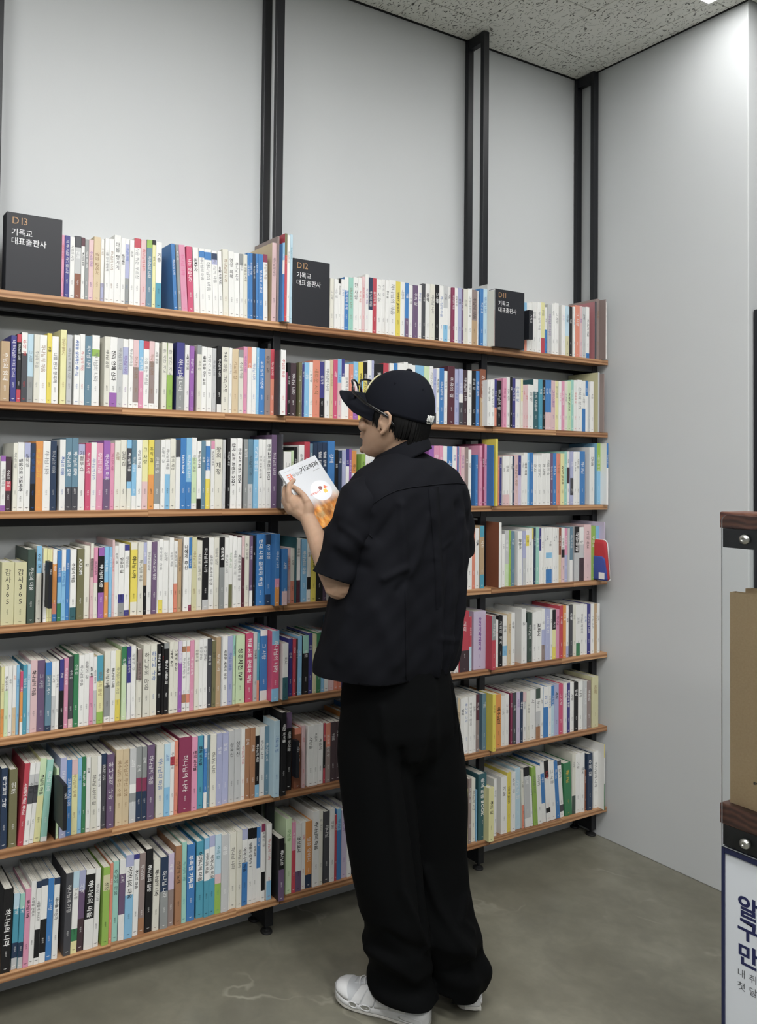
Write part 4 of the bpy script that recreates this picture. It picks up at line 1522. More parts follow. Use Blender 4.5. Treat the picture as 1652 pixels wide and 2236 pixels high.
# --- shirt: boxy, short sleeves, box pleat at the back
S1 = MB()
trs = [(1490, 684, 978), (1464, 686, 983), (1445, 688, 992), (1415, 695, 1001), (1360, 709, 1009), (1290, 724, 1016), (1220, 738, 1021), (1150, 744, 1025), (1105, 746, 1028), (1076, 753, 1026), (1053, 764, 1015), (1030, 783, 995), (1010, 806, 966), (1000, 818, 940), (990, 832, 924)]
rat = [.66, .66, .66, .65, .64, .62, .60, .58, .57, .56, .56, .60, .70, .80, .9]
S1.loft([ring(y, l, r_, k, BAZ, e=2.5, tilt=-.10*min(1, max(0, (1080-y)/70))) for (y, l, r_), k in zip(trs, rat)])
SLV = []
def sleeve(path):
    rs = []
    P = [pp(*p[:3]) for p in path]
    for i, p in enumerate(P):
        t = P[min(i+1, len(P)-1)]-P[max(0, i-1)]; t /= np.linalg.norm(t)
        x = np.array([*VR, 0]); x = x-t*(x@t); x /= np.linalg.norm(x); y = np.cross(t, x)
        rs.append([p+path[i][3]*math.cos(q)*x+path[i][4]*math.sin(q)*y for q in np.linspace(0, 2*PI, 40, endpoint=False)])
    SLV.append(rs)
sleeve([(815, 1078, -.09, .062, .070), (790, 1100, -.11, .066, .085), (768, 1150, -.135, .062, .084), (748, 1205, -.142, .0585, .076), (729, 1263, -.148, .0585, .070), (722, 1285, -.151, .059, .070)])
sleeve([(965, 1085, .13, .06, .07), (978, 1120, .15, .066, .078), (985, 1160, .165, .068, .078), (984, 1207, .18, .066, .076), (983, 1232, .185, .066, .076)])
me = remesh(S1, .0065, 7, .5)
hemc = pp(835, 1461, 0)
sl = lambda a, b: (pp(*b)-pp(*a))/np.linalg.norm(pp(*b)-pp(*a))
co = coords(me); no = normals(me)
low = np.clip((1.34-co[:, 2])/.35, 0, 1)
az_ = np.arctan2(co[:, 1]-PC[1], co[:, 0]-PC[0])
wav = .0065*low*np.sin(az_*7+3.1*co[:, 2])+.0035*low*np.sin(az_*13-6*co[:, 2]+1.3)
wav += .0028*np.sin(co[:, 0]*37+co[:, 2]*21)*np.sin(co[:, 1]*29-co[:, 2]*17+.7)+.0016*np.sin(co[:, 0]*71-co[:, 2]*55+2)*np.sin(co[:, 1]*63+co[:, 2]*38)
setco(me, co+no*wav[:, None])
T0 = bvh(me)
for pts, am, wd in (([(875, 1104), (880, 1170), (882, 1239)], .009, .012), ([(868, 1112), (850, 1140), (827, 1172)], -.009, .016), ([(933, 1130), (912, 1215), (893, 1258)], .007, .012), ([(884, 1240), (862, 1252), (838, 1264)], .008, .010),
                    ([(890, 1262), (880, 1275), (868, 1290)], -.006, .012), ([(1008, 1130), (1006, 1221), (1001, 1380)], .006, .013), ([(1015, 1080), (1020, 1110), (1022, 1150)], -.007, .012), ([(996, 1105), (1003, 1150), (1006, 1190)], -.006, .014),
                    ([(885, 1270), (884, 1370), (886, 1470)], .004, .009), ([(905, 1290), (930, 1340), (955, 1400)], -.004, .02), ([(820, 1330), (850, 1400), (860, 1450)], .006, .02), ([(760, 1340), (745, 1400), (735, 1440)], .008, .02),
                    ([(745, 1148), (775, 1170), (800, 1190)], .006, .010), ([(735, 1200), (770, 1230), (800, 1240)], -.005, .015), ([(985, 1180), (960, 1200), (945, 1218)], .003, .007), ([(965, 1395), (985, 1398), (1000, 1396)], .004, .008),
                    ([(815, 1120), (795, 1105), (770, 1100)], .003, .01)):
    fold(me, T0, pts, am, wd)
cut(me, hemc, (0, 0, -1), .5)
T1 = bvh(me)
shirt = solid('shirt', me, M['shirt'], .0022, person)
bpy.context.view_layer.update()
for rs, (pa, pb), rad in zip(SLV, (((748, 1205, -.142), (729, 1263, -.148)), ((985, 1160, .165), (984, 1207, .18))), (.2, .2)):
    sm_ = remesh(MB().loft(rs), .006, 5, .5); co = coords(sm_); no = normals(sm_)
    setco(sm_, co+no*(.0024*np.sin(co[:, 0]*41+co[:, 2]*58)*np.sin(co[:, 1]*47-co[:, 2]*23+.4)+.003*np.sin(co[:, 2]*66-co[:, 0]*30-co[:, 1]*18))[:, None])
    tt = bvh(sm_)
    if pa[2] < 0:
        for pts, am, wd in (([(745, 1148), (775, 1172), (795, 1195)], .006, .010), ([(732, 1205), (765, 1228), (795, 1240)], -.005, .014), ([(760, 1120), (748, 1160), (742, 1190)], .003, .012)): fold(sm_, tt, pts, am, wd)
    cut(sm_, pp(pb[0], pb[1]-2, pb[2]), sl(pa, pb), .3)
    o = solid('sleeve', sm_, M['shirt'], .002, None); o.parent = shirt; o.matrix_parent_inverse = shirt.matrix_world.inverted()
def seam(name, pts, r_, off=.0012):
    P, _ = hits(T1, pts, off)
    if len(P) > 2: kid(MB().tube(P, r_, 6), name, M['shirt'], parent=shirt)
seam('yoke_seam', [(783, 1128), (812, 1102), (840, 1083), (866, 1071), (900, 1064), (953, 1058), (996, 1055), (1021, 1058)], .0014)
seam('sleeve_seam', [(748, 1101), (765, 1116), (782, 1138), (797, 1157), (812, 1174)], .0016)
seam('back_seam', [(884, 1290), (885, 1390), (886, 1485)], .0009)
L_, nl = hits(T1, [(934, 1066), (944, 1175), (949, 1250), (951, 1330)], .0042); R_, nr = hits(T1, [(955, 1064), (961, 1175), (966, 1250), (968, 1330)], .0042)
m_ = min(len(L_), len(R_)); Pm = MB(); fade = np.linspace(1, .15, m_)
Pm.loft([[L_[i]-nl[i]*.006, L_[i]-nl[i]*.0028*(1-fade[i]), (L_[i]+R_[i])/2+nl[i]*.0006, R_[i]-nr[i]*.0028*(1-fade[i]), R_[i]-nr[i]*.006] for i in range(m_)], cap0=False, cap1=False, closed=False)
kid(Pm, 'box_pleat', M['shirt'], parent=shirt)
# collar folded down round the neck
cc = pp(873, 985, .005); Cm = MB(); rows = []
def cpt(q, r_, z, lean=.48):
    l, f = math.cos(q), math.sin(q); x, y = (.060+r_)*l, (.068+r_)*f
    return cc+rB*x+fB*y+zz*(z-lean*.72*y+lean*.80*x-.012*max(0, f)**3)
for r_, z in ((.0, -.02), (-.001, .004), (.001, .0155), (.004, .0175), (.008, .013), (.015, -.008), (.021, -.030), (.0225, -.037)):
    row = []
    for q in np.linspace(PI/2+.22, PI/2+2*PI-.22, 72):
        fr_ = max(0, math.sin(q)); k = 1+.45*fr_**2*(r_ > .006)
        row.append(cpt(q, r_*k, z-.020*fr_**2*(r_ > .012)))
    rows.append(row)
Cm.loft(rows, cap0=False, cap1=False, closed=False)
ob = bpy.data.objects.new('tmp', Cm.mesh('tmp')); COL.objects.link(ob); sm = ob.modifiers.new('s', 'SOLIDIFY'); sm.thickness = .0022
kid(evaluated(ob), 'collar', M['shirt'], parent=shirt)

# --- trousers: wide, pooling over the shoes
Tm = MB()
hip = [(1430, 756, 975), (1480, 751, 985), (1530, 746, 996), (1580, 748, 1000), (1630, 765, 985), (1670, 800, 955)]
Tm.loft([ring(y, l, r_, .72, BAZ, 0, e=2.4) for y, l, r_ in hip])
def dd_of(P): return (P[:2]-PC)@VD
dL_, dR_ = dd_of(FL0+dL*.07), dd_of(FR0+dR*.065)
legL = [(1540, 746, 905, -.045), (1600, 739, 903, -.05), (1650, 737, 902, -.055), (1700, 740, 905, -.058), (1760, 746, 908, -.06), (1850, 755, 914, -.065), (1930, 767, 921, -.07), (1990, 779, 929, -.075), (2030, 791, 934, dL_*.5-.04), (2052, 793, 937, dL_*.7-.025), (2066, 787, 937, dL_*.8-.02), (2090, 791, 936, dL_), (2120, 799, 938, dL_), (2150, 798, 952, dL_), (2168, 804, 956, dL_), (2190, 808, 957, dL_)]
legR = [(1540, 838, 998, .045), (1600, 842, 1007, .05), (1650, 847, 1013, .055), (1700, 852, 1018, .055), (1760, 860, 1019, .055), (1850, 872, 1016, .05), (1930, 884, 1021, .04), (1990, 894, 1034, .03), (2030, 903, 1045, .02), (2066, 911, 1055, dR_), (2090, 915, 1061, dR_), (2118, 921, 1064, dR_), (2140, 934, 1060, dR_), (2170, 944, 1056, dR_)]
for leg, fa in ((legL, math.degrees(math.atan2(dL[0], dL[1]))), (legR, azR)):
    Tm.loft([ring(y, l, r_, float(np.interp(y, [1600, 1950, 2100], [.95, 1.05, 1.45])), BAZ+(fa-BAZ)*min(1, max(0, (y-1900)/180)), dd, e=2.2) for y, l, r_, dd in leg])
me = remesh(Tm, .0065, 6, .5)
cL, cR = pp(877, 2168, dL_), pp(998, 2134, dR_)
open_ends(me, [lambda c, n_: n_[2] > .6 and c[2] > pp(868, 1430, 0)[2]-.01])
co = coords(me); no = normals(me); low = np.clip((.5-co[:, 2])/.4, 0, 1)
wav = .005*np.sin(co[:, 0]*44+co[:, 1]*31+2.2*np.sin(co[:, 2]*5))*(.35+low)+low*.006*np.sin(co[:, 2]*62+co[:, 0]*14-co[:, 1]*9)*np.clip((.34-co[:, 2])/.2, 0, 1)
setco(me, co+no*wav[:, None])
T2 = bvh(me)
for pts, am, wd in (([(835, 1547), (857, 1778), (874, 1938), (913, 2027), (931, 2066)], .011, .013), ([(876, 1640), (890, 1750), (905, 1850), (915, 1930), (922, 2000), (928, 2060)], -.012, .010), ([(940, 1560), (925, 1620), (912, 1660)], .007, .012), ([(946, 1500), (950, 1600), (948, 1700)], .005, .014),
                    ([(930, 1900), (955, 1975), (990, 2035), (1030, 2085)], .011, .014), ([(1015, 1960), (1008, 2010), (1030, 2032)], .008, .012), ([(845, 2040), (880, 2062), (915, 2075)], -.008, .014), ([(800, 2070), (850, 2105), (905, 2140)], .008, .016),
                    ([(985, 1490), (990, 1540), (994, 1600)], -.004, .006), ([(815, 2150), (860, 2170), (930, 2165)], -.006, .014), ([(1050, 2080), (1020, 2110), (985, 2125)], -.006, .014)):
    fold(me, T2, pts, am, wd)
nearL = lambda c: np.linalg.norm(c[:2]-cL[:2]) < np.linalg.norm(c[:2]-cR[:2])
cut(me, cL, (0, 0, -1), .3, nearL); cut(me, cR, (0, 0, -1), .3, lambda c: not nearL(c))
trousers = solid('trousers', me, M['pants'], .0025, person)
bpy.context.view_layer.update()
T3 = bvh(me) if False else T2
P, _ = hits(T2, [(985, 1492), (991, 1540), (997, 1590), (1001, 1640)], .0045)
if len(P) > 2: kid(MB().tube(P, .0012, 6), 'side_seam', M['pants'], parent=trousers)

# --- white chunky running shoes
def shoe(P0, d, side, lab, SL=.264):
    r0 = np.array([d[1], -d[0], 0]); e = empty('shoe', P0); e.parent = person; e.matrix_parent_inverse = Matrix.Translation(person.location).inverted(); e['label'] = lab
    bpy.context.view_layer.update()
    def S(s, x, z): return P0+d*(s*SL)+r0*(x*side)+zz*z
    def wid(s): return np.interp(s, [0, .03, .1, .25, .45, .62, .75, .87, .95, .99, 1.0], [.014, .026, .034, .036, .037, .045, .049, .046, .034, .018, .008])
    def cen(s): return np.interp(s, [0, .4, .75, 1], [0, .002, .004, -.004])
    def sec(s, zs, ks, nq=26): return [[S(s, cen(s)+wid(s)*k*math.cos(q), 0) for q in (0,)] for k in ks]
    ss = np.concatenate([np.linspace(0, .1, 7), np.linspace(.14, .86, 19), np.linspace(.9, 1, 8)])
    # sole: outline stacked upwards, toe and heel sprung
    out = [(s, 1) for s in ss]+[(s, -1) for s in ss[::-1]]
    def lay(k, zf): return [S(.5+(s-.5)*(.985+.015*k), cen(s)+sg*wid(s)*k, zf(s)) for s, sg in out]
    spring = lambda s: .013*max(0, (s-.72)/.28)**2+.007*max(0, (.1-s)/.1)**2
    hh = lambda s: np.interp(s, [0, .3, .55, .8, 1], [.040, .036, .028, .025, .029])
    MB().loft([lay(.90, lambda s: .0005+spring(s)), lay(.97, lambda s: .004+spring(s)), lay(.97, lambda s: .009+spring(s)), lay(.955, lambda s: .010+spring(s))]).build('outsole', M['sole'], None, False)
    o = COL.objects[-1]
    o.parent = e; o.matrix_parent_inverse = e.matrix_world.inverted()
    for k in range(9):                                          # tread blocks seen along the edge
        s = .08+.105*k
        b = MB().loft([[S(s+a, cen(s)+wid(s)*x, z+spring(s)) for a, x in ((-.028, .70), (.028, .70), (.028, 1.0), (-.028, 1.0))] for z in (.0004, .010)]); kid(b, 'tread_block', M['sole'], False, e)
    kid(MB().loft([lay(.95, lambda s: .0098+spring(s)), lay(1.02, lambda s: .014+spring(s)*1.0), lay(1.03, lambda s: .014+(hh(s)-.014)*.6+spring(s)), lay(.99, lambda s: hh(s)+spring(s)), lay(.9, lambda s: hh(s)+.002+spring(s))]), 'midsole', M['shoe'], True, e)
    for s0, s1 in ((.06, .30), (.58, .68), (.72, .80)):         # air windows let into the midsole
        for sg in (1, -1):
            ring_ = []; inn = []
            for q in np.linspace(0, 2*PI, 21)[:-1]:
                s = (s0+s1)/2+(s1-s0)/2*math.copysign(abs(math.cos(q))**.6, math.cos(q)); z = .0225+.0068*math.sin(q)+spring(s)
                ring_.append(S(s, cen(s)+sg*wid(s)*1.035, z))
            c0 = np.mean(ring_, 0)
            kid(MB().tube(ring_+ring_[:1], .0016, 6, ends=False), 'window_rim', M['shoe'], True, e)
            kid(MB().add(ring_+[c0], [(j, (j+1) % 20, 20) for j in range(20)]), 'air_window', M['window'], False, e)
    # upper
    top = lambda s: np.interp(s, [0, .04, .15, .3, .42, .55, .7, .82, .92, 1], [.070, .090, .100, .098, .094, .082, .066, .058, .050, .034])
    us = []
    for s in ss:
        z0 = hh(s)-.004+spring(s); z1 = top(s)+spring(s); w_ = wid(s)*.965; arr = []
        pw = np.interp(s, [0, .3, .6, 1], [.5, .55, .85, .8])
        for q in np.linspace(-.12, PI+.12, 25):
            c_, s_ = math.cos(q), math.sin(q); arr.append(S(.5+(s-.5)*.985, cen(s)+w_*math.copysign(abs(c_)**pw, c_), z0+(z1-z0)*max(0, s_)**.8 if s_ > 0 else z0-.004))
        us.append(arr)
    Um = MB().loft(us, closed=True); kid(Um, 'upper', M['mesh'], True, e)
    def US(s, q, off): # point on the upper
        i = np.interp(s, ss, range(len(ss))); j = q*24; i0 = int(min(i, len(ss)-2)); j0 = int(min(j, 23)); a, b = i-i0, j-j0
        p = (1-a)*((1-b)*us[i0][j0]+b*us[i0][j0+1])+a*((1-b)*us[i0+1][j0]+b*us[i0+1][j0+1])
        du = us[i0+1][j0]-us[i0][j0]; dv = us[i0][j0+1]-us[i0][j0]; nn = np.cross(dv, du); nn /= np.linalg.norm(nn)+1e-9
        if nn@(p-(P0+d*(s*SL)+zz*.03)) < 0: nn = -nn
        return p+nn*off
    def overlay(poly, name, off=.0022):                         # leather panel laid on the mesh upper, given as rows
        m = MB(); m.loft([[US(s, q, -.002) for s, q in (poly[0],)]+[US(*sq, off) for sq in poly]+[US(*poly[-1], -.002)]]*1) if False else None
        return m
    def patch(s0f, s1f, q0, q1, name, mat=None, off=.0024):
        rows = []
        for q in np.linspace(q0, q1, 14):
            a, b = s0f(q), s1f(q); r_ = [US(a, q, -.001)]+[US(a+(b-a)*t, q, off) for t in np.linspace(0.01, .99, 12)]+[US(b, q, -.001)]; rows.append(r_)
        rows = [[p*1 for p in rows[0]]]+rows+[[p*1 for p in rows[-1]]]
        q_ = [q0, q1]; rows[0] = [US(s0f(q0)+(s1f(q0)-s0f(q0))*t, q0, -.001) for t in np.linspace(0, 1, 14)]; rows[-1] = [US(s0f(q1)+(s1f(q1)-s0f(q1))*t, q1, -.001) for t in np.linspace(0, 1, 14)]
        kid(MB().loft(rows, cap0=False, cap1=False, closed=False), name, mat or M['shoe'], True, e)
    patch(lambda q: .80+.06*math.sin(PI*q), lambda q: .985, .06, .94, 'toe_cap')
    for lo, hi in ((.04, .40), (.60, .96)):                      # stacked side panels
        for k, (a, b) in enumerate(((.70, .80), (.56, .69), (.40, .55), (.22, .39))):
            f0 = (lambda a_, lo_, hi_: (lambda q: a_-.10*abs(q-(lo_ if lo_ < .5 else hi_))/.36))(a, lo, hi); f1 = (lambda b_, lo_, hi_: (lambda q: b_-.10*abs(q-(lo_ if lo_ < .5 else hi_))/.36))(b, lo, hi)
            patch(f0, f1, lo, hi, 'side_panel', off=.0018+.0004*k)
    patch(lambda q: .005, lambda q: .16, .08, .92, 'heel_counter')
    patch(lambda q: .45, lambda q: .79, .43, .57, 'tongue', M['mesh'], .003)
    for k in range(5):
        s = .50+.055*k
        kid(MB().tube([US(s, .38, .004), US(s+.012, .45, .006), US(s+.016, .5, .0075), US(s+.012, .55, .006), US(s, .62, .004)], .0021, 6, flat=.6), 'lace', M['shoe'], True, e)
    return e
shoe(FL0, dL, 1, 'white chunky left running shoe')
shoe(FR0, dR, 1, 'white chunky right running shoe, mostly under the trouser hem')

# ------------------------------------------------------------------ the book in the left hand
TL, TR_, BL = pp(609, 1029, .035), pp(687, 994, .105), pp(699, 1156, -.005)
eu = TR_-TL; bw = np.linalg.norm(eu); eu = eu/bw; ev = BL-TL; ev = ev-eu*(ev@eu); bh = np.linalg.norm(ev); ev = ev/bh; ew = np.cross(eu, ev)   # ew points into the book
if ew[:2]@VD < 0: ew = -ew
BT = .0125
hb = bpy.data.objects.new('book', None)
bpy.data.objects.remove(hb)
M['cover'] = material('held_cover', (.8, .8, .8), .6, spec=.2)
n = NT(M['cover']); tc = n.n('TexCoord').outputs['Object']; sp = n.n('SeparateXYZ', i_Vector=tc)
v_ = n.n('MapRange', i_1=.56*bh, i_2=.72*bh); n.t.links.new(sp.outputs[1], v_.inputs[0])
vo = n.n('TexVoronoi', i_Vector=n.n('Mapping', i_Vector=tc, i_Scale=(62.0, 40.0, 1.0)).outputs[0], i_Scale=1.0)
nz = n.n('TexNoise', i_Vector=n.n('Mapping', i_Vector=tc, i_Scale=(70.0, 26.0, 1.0)).outputs[0], i_Scale=1.0, i_Detail=4.0)
crowd = n.mix(.45, n.ramp(vo.outputs['Distance'], [(.05, lin('e6b04a')), (.4, lin('c9772e')), (.75, lin('5a2f18'))]), n.ramp(nz.outputs['Fac'], [(.3, lin('6b3a1c')), (.5, lin('d9913c')), (.7, lin('f4dca0'))]))
n.link(n.mix(v_.outputs[0], lin('c9ccd0'), crowd), 'Base Color')
c_ = MB(); z_ = MB()
c_.box(0, bw, 0, bh, 0, .0005).box(0, bw, 0, bh, BT-.0005, BT).box(-.0006, .0001, 0, bh, 0, BT)
hb = link('book', c_.mesh('book'), M['cover'], label='white and orange paperback held open-faced in the reader\'s left hand', cat='book')
hb['label'] = 'white paperback with orange crowd photo on its cover, held in the reader\'s hand'
hb.matrix_world = Matrix(((eu[0], ev[0], ew[0], TL[0]), (eu[1], ev[1], ew[1], TL[1]), (eu[2], ev[2], ew[2], TL[2]), (0, 0, 0, 1)))
def on_book(name, mb, mat): o = link(name, mb.mesh(name), mat); o.parent = hb; return o
on_book('page_block', MB().box(.0003, bw-.0008, .0008, bh-.0008, .0006, BT-.0006), M['page'])
t = MB(); f_ = lambda u, v, s, a=0.0: (lambda gx, gy: (u*bw+gx*math.cos(a)+gy*math.sin(a)*0, v*bh-gy+gx*math.sin(a), -.0004))
put_text(t, '금', .0215, f_(.075, .185, 1), lin('d0622c'), True)
put_text(t, '요일엔', .0125, f_(.215, .168, 1), lin('4a4a4c'), False)
put_text(t, '기도하라', .0178, f_(.455, .150, 1, .0), lin('1d1b1c'), True)
t.box(.06*bw, .34*bw, .052*bh, .056*bh, -.0003, -.0002, lin('9a9a98')).box(.45*bw, .62*bw, .05*bh, .054*bh, -.0003, -.0002, lin('b5b5b3')).box(.74*bw, .92*bw, .20*bh, .207*bh, -.0003, -.0002, lin('8a8a88'))
on_book('title_lettering', t, M['print'])
t = MB(); put_text(t, '+FRIDAY', .0085, f_(.335, .523, 1), lin('c8512c'), True); on_book('cover_lettering', t, M['print'])
em = MB(); cx, cy, R0 = .641*bw, .507*bh, .0335
cq = np.linspace(0, 2*PI, 48, endpoint=False)
em.add([(cx+R0*math.cos(q), cy+R0*math.sin(q), -.0002) for q in cq], [tuple(range(48))], lin('d6d8de'))
em.add([(cx+k*math.cos(q), cy+k*math.sin(q), -.0003) for k in (R0, R0-.0006) for q in cq], [(i, (i+1) % 48, 48+(i+1) % 48, 48+i) for i in range(48)], lin('c9c9cc'))
em.add([(cx+.0015+.0062*math.cos(q), cy-.0075+.0062*math.sin(q), -.0004) for q in cq], [tuple(range(48))], lin('7a3a2e'))
em.add([(cx+.0095, cy-.001, -.0004), (cx+.0245, cy-.001, -.0004), (cx+.016, cy-.0125, -.0004)], [(0, 1, 2)], lin('dd6a3c'))
em.add([(cx+.0055, cy+.001, -.0004), (cx+.0165, cy+.001, -.0004), (cx+.0165, cy+.0125, -.0004), (cx+.0055, cy+.0125, -.0004)], [(0, 1, 2, 3)], lin('ecb840'))
on_book('cover_emblem', em, M['print'])

# ------------------------------------------------------------------ display stand at the right edge
SX, SY = -1.2, on(0, 1577, 1400, -1.2)[1]
def sp_(px, py): return on(0, px, py, SX)
zt, zr0, zb0, zr1, zrl = sp_(1576, 1117)[2], sp_(1580, 1153)[2], sp_(1580, 1195)[2], sp_(1577, 1752)[2], sp_(1577, 1797)[2]
zbl = sp_(1578, 1843)[2]; st = empty('display_stand', (SX, SY-.2, 0), label='walnut and black bag display stand with clear acrylic front at the right edge', cat='display stand')
Y1 = SY-.42
M['acrylic'] = material('clear_acrylic', (.96, .98, .98), .04, Transmission_Weight=1.0, IOR=1.15, spec=.5)
M['kraft'] = material('kraft_paper', lin('b39b7a'), .8, spec=.2)
n = NT(M['kraft']); tc = n.n('TexCoord').outputs['Object']; nz = n.n('TexNoise', i_Vector=tc, i_Scale=260.0, i_Detail=3.0); n.bump(n.n('TexNoise', i_Vector=tc, i_Scale=14.0, i_Detail=3.0).outputs['Fac'], .25, .004)
n.link(n.mix(nz.outputs['Fac'], lin('a88f6e'), lin('baa483')), 'Base Color')
MB().box(SX-.004, SX+.09, Y1, SY+.004, zr0, zt, bev=.003).build('top_rail', M['walnut'], st)
MB().box(SX-.002, SX+.085, Y1, SY-.001, zb0, zr0-.0005, bev=.001).build('top_band', M['metal'], st)
MB().box(SX-.004, SX+.09, Y1, SY+.004, zrl, zr1, bev=.003).build('bottom_rail', M['walnut'], st)
MB().box(SX-.002, SX+.085, Y1, SY-.001, zbl, zrl-.0005, bev=.001).build('bottom_band', M['metal'], st)
for y in (SY-.050, Y1+.05):
    for za, zb_ in ((zb0, zr0), (zbl, zrl)):
        rw = MB(); c0 = np.array([SX-.0125, y, (za+zb_)/2])
        rw.loft([[(c0[0]+x, c0[1]+r_*math.cos(q), c0[2]+r_*math.sin(q)) for q in np.linspace(0, 2*PI, 24, endpoint=False)] for x, r_ in ((.0085, .0102), (.003, .0102), (-.001, .0088), (-.003, .005), (-.0032, .0032), (.0, .003), (.0002, .001))])
        rw.build('bolt', M['steel'], st, True)
pn = bmesh.new(); P = [(SY-.006, zt-.004-.012+.0)]
zA, zB_, yA, yB_ = zbl-.001, zt-.006, Y1+.01, SY-.002; rad = .014
out = [(yA, zA), (yB_, zA)]+[(yB_-rad+rad*math.cos(a), zB_-rad+rad*math.sin(a)) for a in np.linspace(0, PI/2, 8)]+[(yA+rad-rad*math.sin(a), zB_-rad+rad*math.cos(a)) for a in np.linspace(0, PI/2, 8)]
ac = MB(); N_ = len(out)
ac.add([(SX-.0085, y, z) for y, z in out]+[(SX-.0052, y, z) for y, z in out], [tuple(range(N_)), tuple(range(2*N_-1, N_-1, -1))]+[(i+N_, (i+1) % N_+N_, (i+1) % N_, i) for i in range(N_)])
aco = ac.build('acrylic_front', M['acrylic'], st)
aco.data.materials.append(material('acrylic_edge', lin('9fa3a4'), .3)); aco.data.polygons.foreach_set('material_index', [0, 0]+[1]*(len(aco.data.polygons)-2))
for y in (SY-.012, Y1+.012):
    MB().box(SX+.05, SX+.075, y-.012, y+.004, 0, zb0, bev=.002).build('upright', M['metal'], st) if y < SY-.1 else MB().box(SX+.05, SX+.075, y-.075, y-.060, 0, zb0, bev=.002).build('upright', M['metal'], st)
MB().box(SX-.02, SX+.22, Y1, SY-.03, 0, .015, bev=.003).build('floor_plate', M['metal'], st)
# bags
for k, (dx, top_px, lab) in enumerate(((.012, 1293, 'front brown kraft paper bag behind the acrylic of the stand'), (.048, 1286, 'rear brown kraft paper bag, a little taller, behind the front bag'))):
    zb1 = sp_(1585, top_px)[2]; y1 = SY-.008-.012*k; e = MB(); w_ = .34; dp = .022
    o_ = [(0, 0), (w_, 0), (w_, dp), (w_*.5, dp+.004), (0, dp)]
    ro = lambda z, k_=1.0: [(SX+dx+y*k_, y1-x, z) for x, y in o_]
    z00 = zr1+.001
    e.loft([ro(z00), ro(z00+.004), ro((z00+zb1)/2, 1.15), ro(zb1-.004), ro(zb1)], cap1=False)
    ob = bpy.data.objects.new('tmp', e.mesh('tmp')); COL.objects.link(ob); sm = ob.modifiers.new('s', 'SOLIDIFY'); sm.thickness = .0012
    bg = link('paper_bag', evaluated(ob), M['kraft'], label=lab, cat='paper bag', group='kraft bags in the display stand')
    if k == 0:
        t = MB()
        for j in range(4): t.box(SX+dx-.0006, SX+dx-.0002, y1-.052-.0055*j, y1-.048-.0055*j, zr1+.055+.002*(j % 2), zr1+.0605, lin('3a3128'))
        t.build('printed_mark', M['print'], bg)
# poster in its navy frame below
zp1 = zbl-.003; pst = empty('poster', (SX-.004, SY-.2, .6), label='white subscription poster in a navy frame with large navy Hangul letters', cat='poster')
M['navy'] = material('navy_frame', lin('1d2347'), .4); M['paper'] = material('poster_paper', lin('d3d8de'), .6)
fw_ = .0065; z_b = .12
for a in ((SY-fw_, SY, z_b, zp1), (Y1, Y1+fw_, z_b, zp1), (Y1+fw_, SY-fw_, zp1-fw_*1.8, zp1), (Y1+fw_, SY-fw_, z_b, z_b+fw_)):
    MB().box(SX-.006, SX+.012, *a, bev=.0012).build('frame', M['navy'], pst)
MB().box(SX-.002, SX+.004, Y1+fw_, SY-fw_, z_b+fw_, zp1-fw_*1.8).build('sheet', M['paper'], pst)
t = MB(); NV = lin('1e2350'); y0 = sp_(1610, 1990)[1]
def pl(py): return (lambda z: (lambda gx, gy: (SX-.0024, y0-gx, z+gy)))(sp_(1612, py)[2])
for s_, py, sz, c, bo in (('알라', 1992, .047, NV, True), ('구독', 2040, .047, NV, True), ('만권', 2096, .047, NV, True), ('내 취향에', 2128, .0185, lin('55585c'), False), ('첫 달 무료', 2156, .0185, lin('55585c'), False)):
    put_text(t, s_, sz, pl(py), c, bo)
t.build('poster_lettering', M['print'], pst)

# dark framed board beyond the corner of the right wall
P = on(1, 1644, 676, -.706)
bd_ = empty('notice_board', (P[0]+.3, -.73, 0), label='tall black framed board standing past the right wall corner', cat='board')
MB().box(P[0], P[0]+.60, -.725, -.706, 0, P[2], bev=.004).build('panel', M['metal'], bd_)

# bookends: black steel plates among the books
def bookend(row, px, Yf, h, dpt, foot, lab, lean=0.0, lift=0.0):
    z = ZS[row]; X = xz(px, z, Yf)
    e = empty('bookend', (X, Yf, z), label=lab, cat='bookend', group='black steel bookends'); m = MB()
    m.box(X, X+.0016, Yf, Yf+dpt, z+.0004, z+h, bev=.0006); m.build('upright_plate', M['plate'], e)
    MB().box(X+.0017, X+foot, Yf+.004, Yf+dpt-.004, z+.0002, z+.0003+.0009).build('foot_plate', M['plate'], e)
bookend(4, 359/3.9333, YB+.004, .135, .10, .003, 'black steel bookend between the dark green book and the yellow ones, fourth shelf')
bookend(6, 470/3.9333, YB+.003, .165, .13, .0015, 'large black steel bookend right of the leaning mint book, sixth shelf')
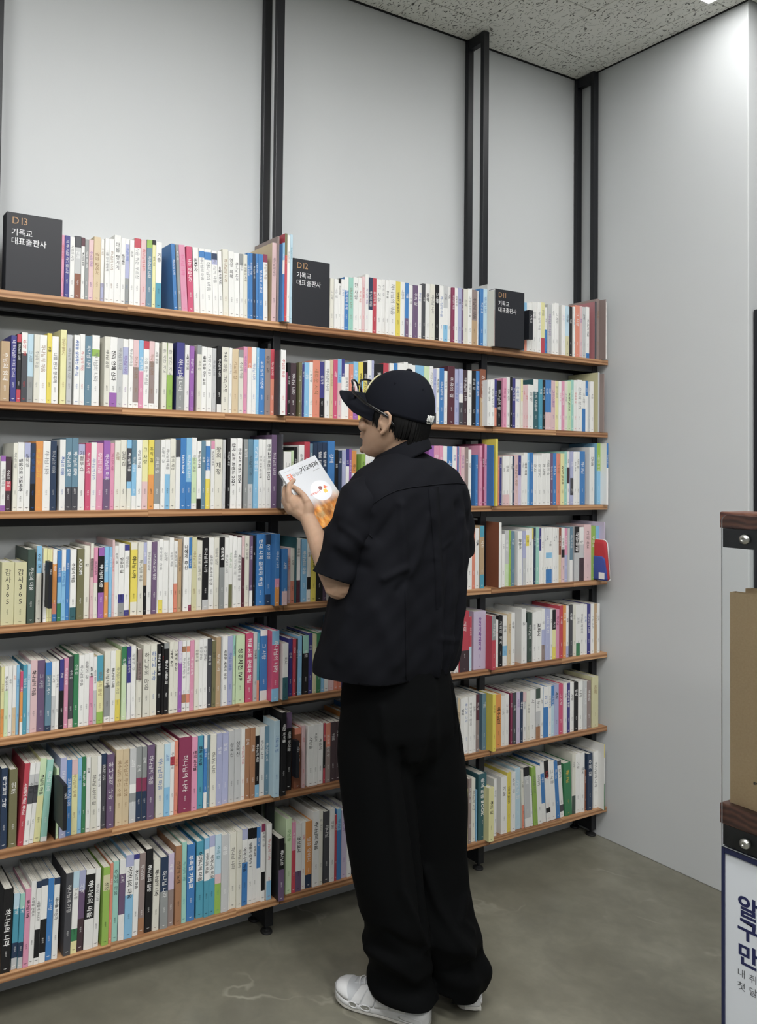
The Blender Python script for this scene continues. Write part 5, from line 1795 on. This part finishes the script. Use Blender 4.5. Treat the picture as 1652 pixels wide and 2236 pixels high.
# small black divider signs jutting out of the shelf front between books
def divider(rear, front, lab, txt='-'):
    (px, pt, pb), (qx, qr) = rear, front
    y1 = YB-.0008; A = on(1, px, pt, y1); Bt = on(1, px, pb, y1); X = (A[0]+Bt[0])/2; zt_, zb_ = A[2], Bt[2]
    y0 = on(0, qx, (pt+pb)/2, X)[1]; y0 = max(min(y0, -.175), -.235); wd = max(.010, on(1, qr, (pt+pb)/2, y0)[0]-X)
    e = empty('divider_sign', (X, y0, zb_), label=lab, cat='sign', group='black divider signs')
    MB().box(X, X+wd, y0, y1, zb_, zt_, bev=.0008).build('plate', M['board'], e)
    t = MB(); s = wd*.55; put_text(t, txt, s, lambda gx, gy: (X+wd*.5-.36*s+gy, y0-.0005, zb_+(zt_-zb_)*.85-gx), WHITE); t.build('lettering', M['print'], e)
    return X, y0, wd
divider((1143, 600+310/3.9333, 600+560/3.9333), (960+765/3.9333, 960+800/3.9333), 'small black divider sign jutting out right of the D11 sign', '기독교')
divider((385/3.9333, 900+1275/3.9333, 900+1670/3.9333), (418/3.9333, 448/3.9333), 'small black divider sign jutting out over the yellow books, fourth shelf, left bay', '기독교')
divider((462/3.9333, 1350+1350/3.9333, 1350+1722/3.9333), (545/3.9333, 580/3.9333), 'large black divider sign jutting out beside the leaning mint book, sixth shelf', '기독교')
divider((340+1141/3.8419, 1340+1052/3.8419, 1340+1360/3.8419), (340+1168/3.8419, 340+1203/3.8419), 'small black divider sign jutting out right of the thick black comic books, sixth shelf', '기독교')
# red and blue pouch hanging at the right end of the fourth shelf
z = ZS[4]; Xp = on(1, 1312, 1262, YB-.02)[0]
e = empty('pouch', (Xp, YB, z), label='red and blue soft pouch with white piping at the right end of the fourth shelf', cat='pouch')
def slab(y0, y1, z0, z1, x0, x1, rz):
    pts = []
    for (cy, cz, a0) in ((y0+rz, z0+rz*.4, PI), (y1-rz, z0+rz*.4, 1.5*PI), (y1-rz*1.6, z1-rz, 0), (y0+rz*1.6, z1-rz, PI/2)):
        for a in np.linspace(a0, a0+PI/2, 6): pts.append((cy+rz*math.cos(a), cz+rz*(.4 if cz < (z0+z1)/2 else 1)*math.sin(a)))
    return pts
yb0, yb1 = YB-.055, YP-.004
o_ = slab(yb0, yb1, z+.001, z+.165, 0, 0, .020)
red, blu, whi = lin('b03038'), lin('3a4a94'), lin('e4e4e4')
MB().loft([[(Xp+x, (yb0+yb1)/2+(y-(yb0+yb1)/2)*k, z+.08+(zz_-z-.08)*k) for y, zz_ in o_] for x, k in ((-.004, .8), (0, .97), (.008, 1), (.014, .97), (.017, .8))]).build('body', material('red_fabric', red, .7), e, True)
o2 = slab(yb0+.003, yb1-.003, z+.002, z+.098, 0, 0, .018)
MB().loft([[(Xp-.0062+x, (yb0+yb1)/2+(y-(yb0+yb1)/2)*k, z+.05+(zz_-z-.05)*k) for y, zz_ in o2] for x, k in ((-.002, .9), (0, 1), (.003, 1))]).build('pocket', material('blue_fabric', blu, .7), e, True)
MB().tube([(Xp+.006, y-.0015 if y < -.15 else y, zz_) for y, zz_ in o_+o_[:1]], .0022, 6, ends=False).build('piping', material('white_piping', whi, .5), e, True)
MB().box(Xp-.0088, Xp-.0082, yb0+.014, yb0+.040, z+.008, z+.034).build('price_tag', M['lamprim'], e)

# thin black cable lying under the left end of the bottom shelf
c0, c1 = on(2, 262, 2056, .010), on(2, 289, 2078, .003)
MB().tube([c0+np.array([-.02, .05, .02]), c0, (c0*.6+c1*.4)+np.array([.004, -.004, .0]), c1, c1+np.array([.03, .004, 0])], .0026, 8).build('cable', M['rubber'], None, True, label='short black cable poking out under the bottom shelf on the left', cat='cable')
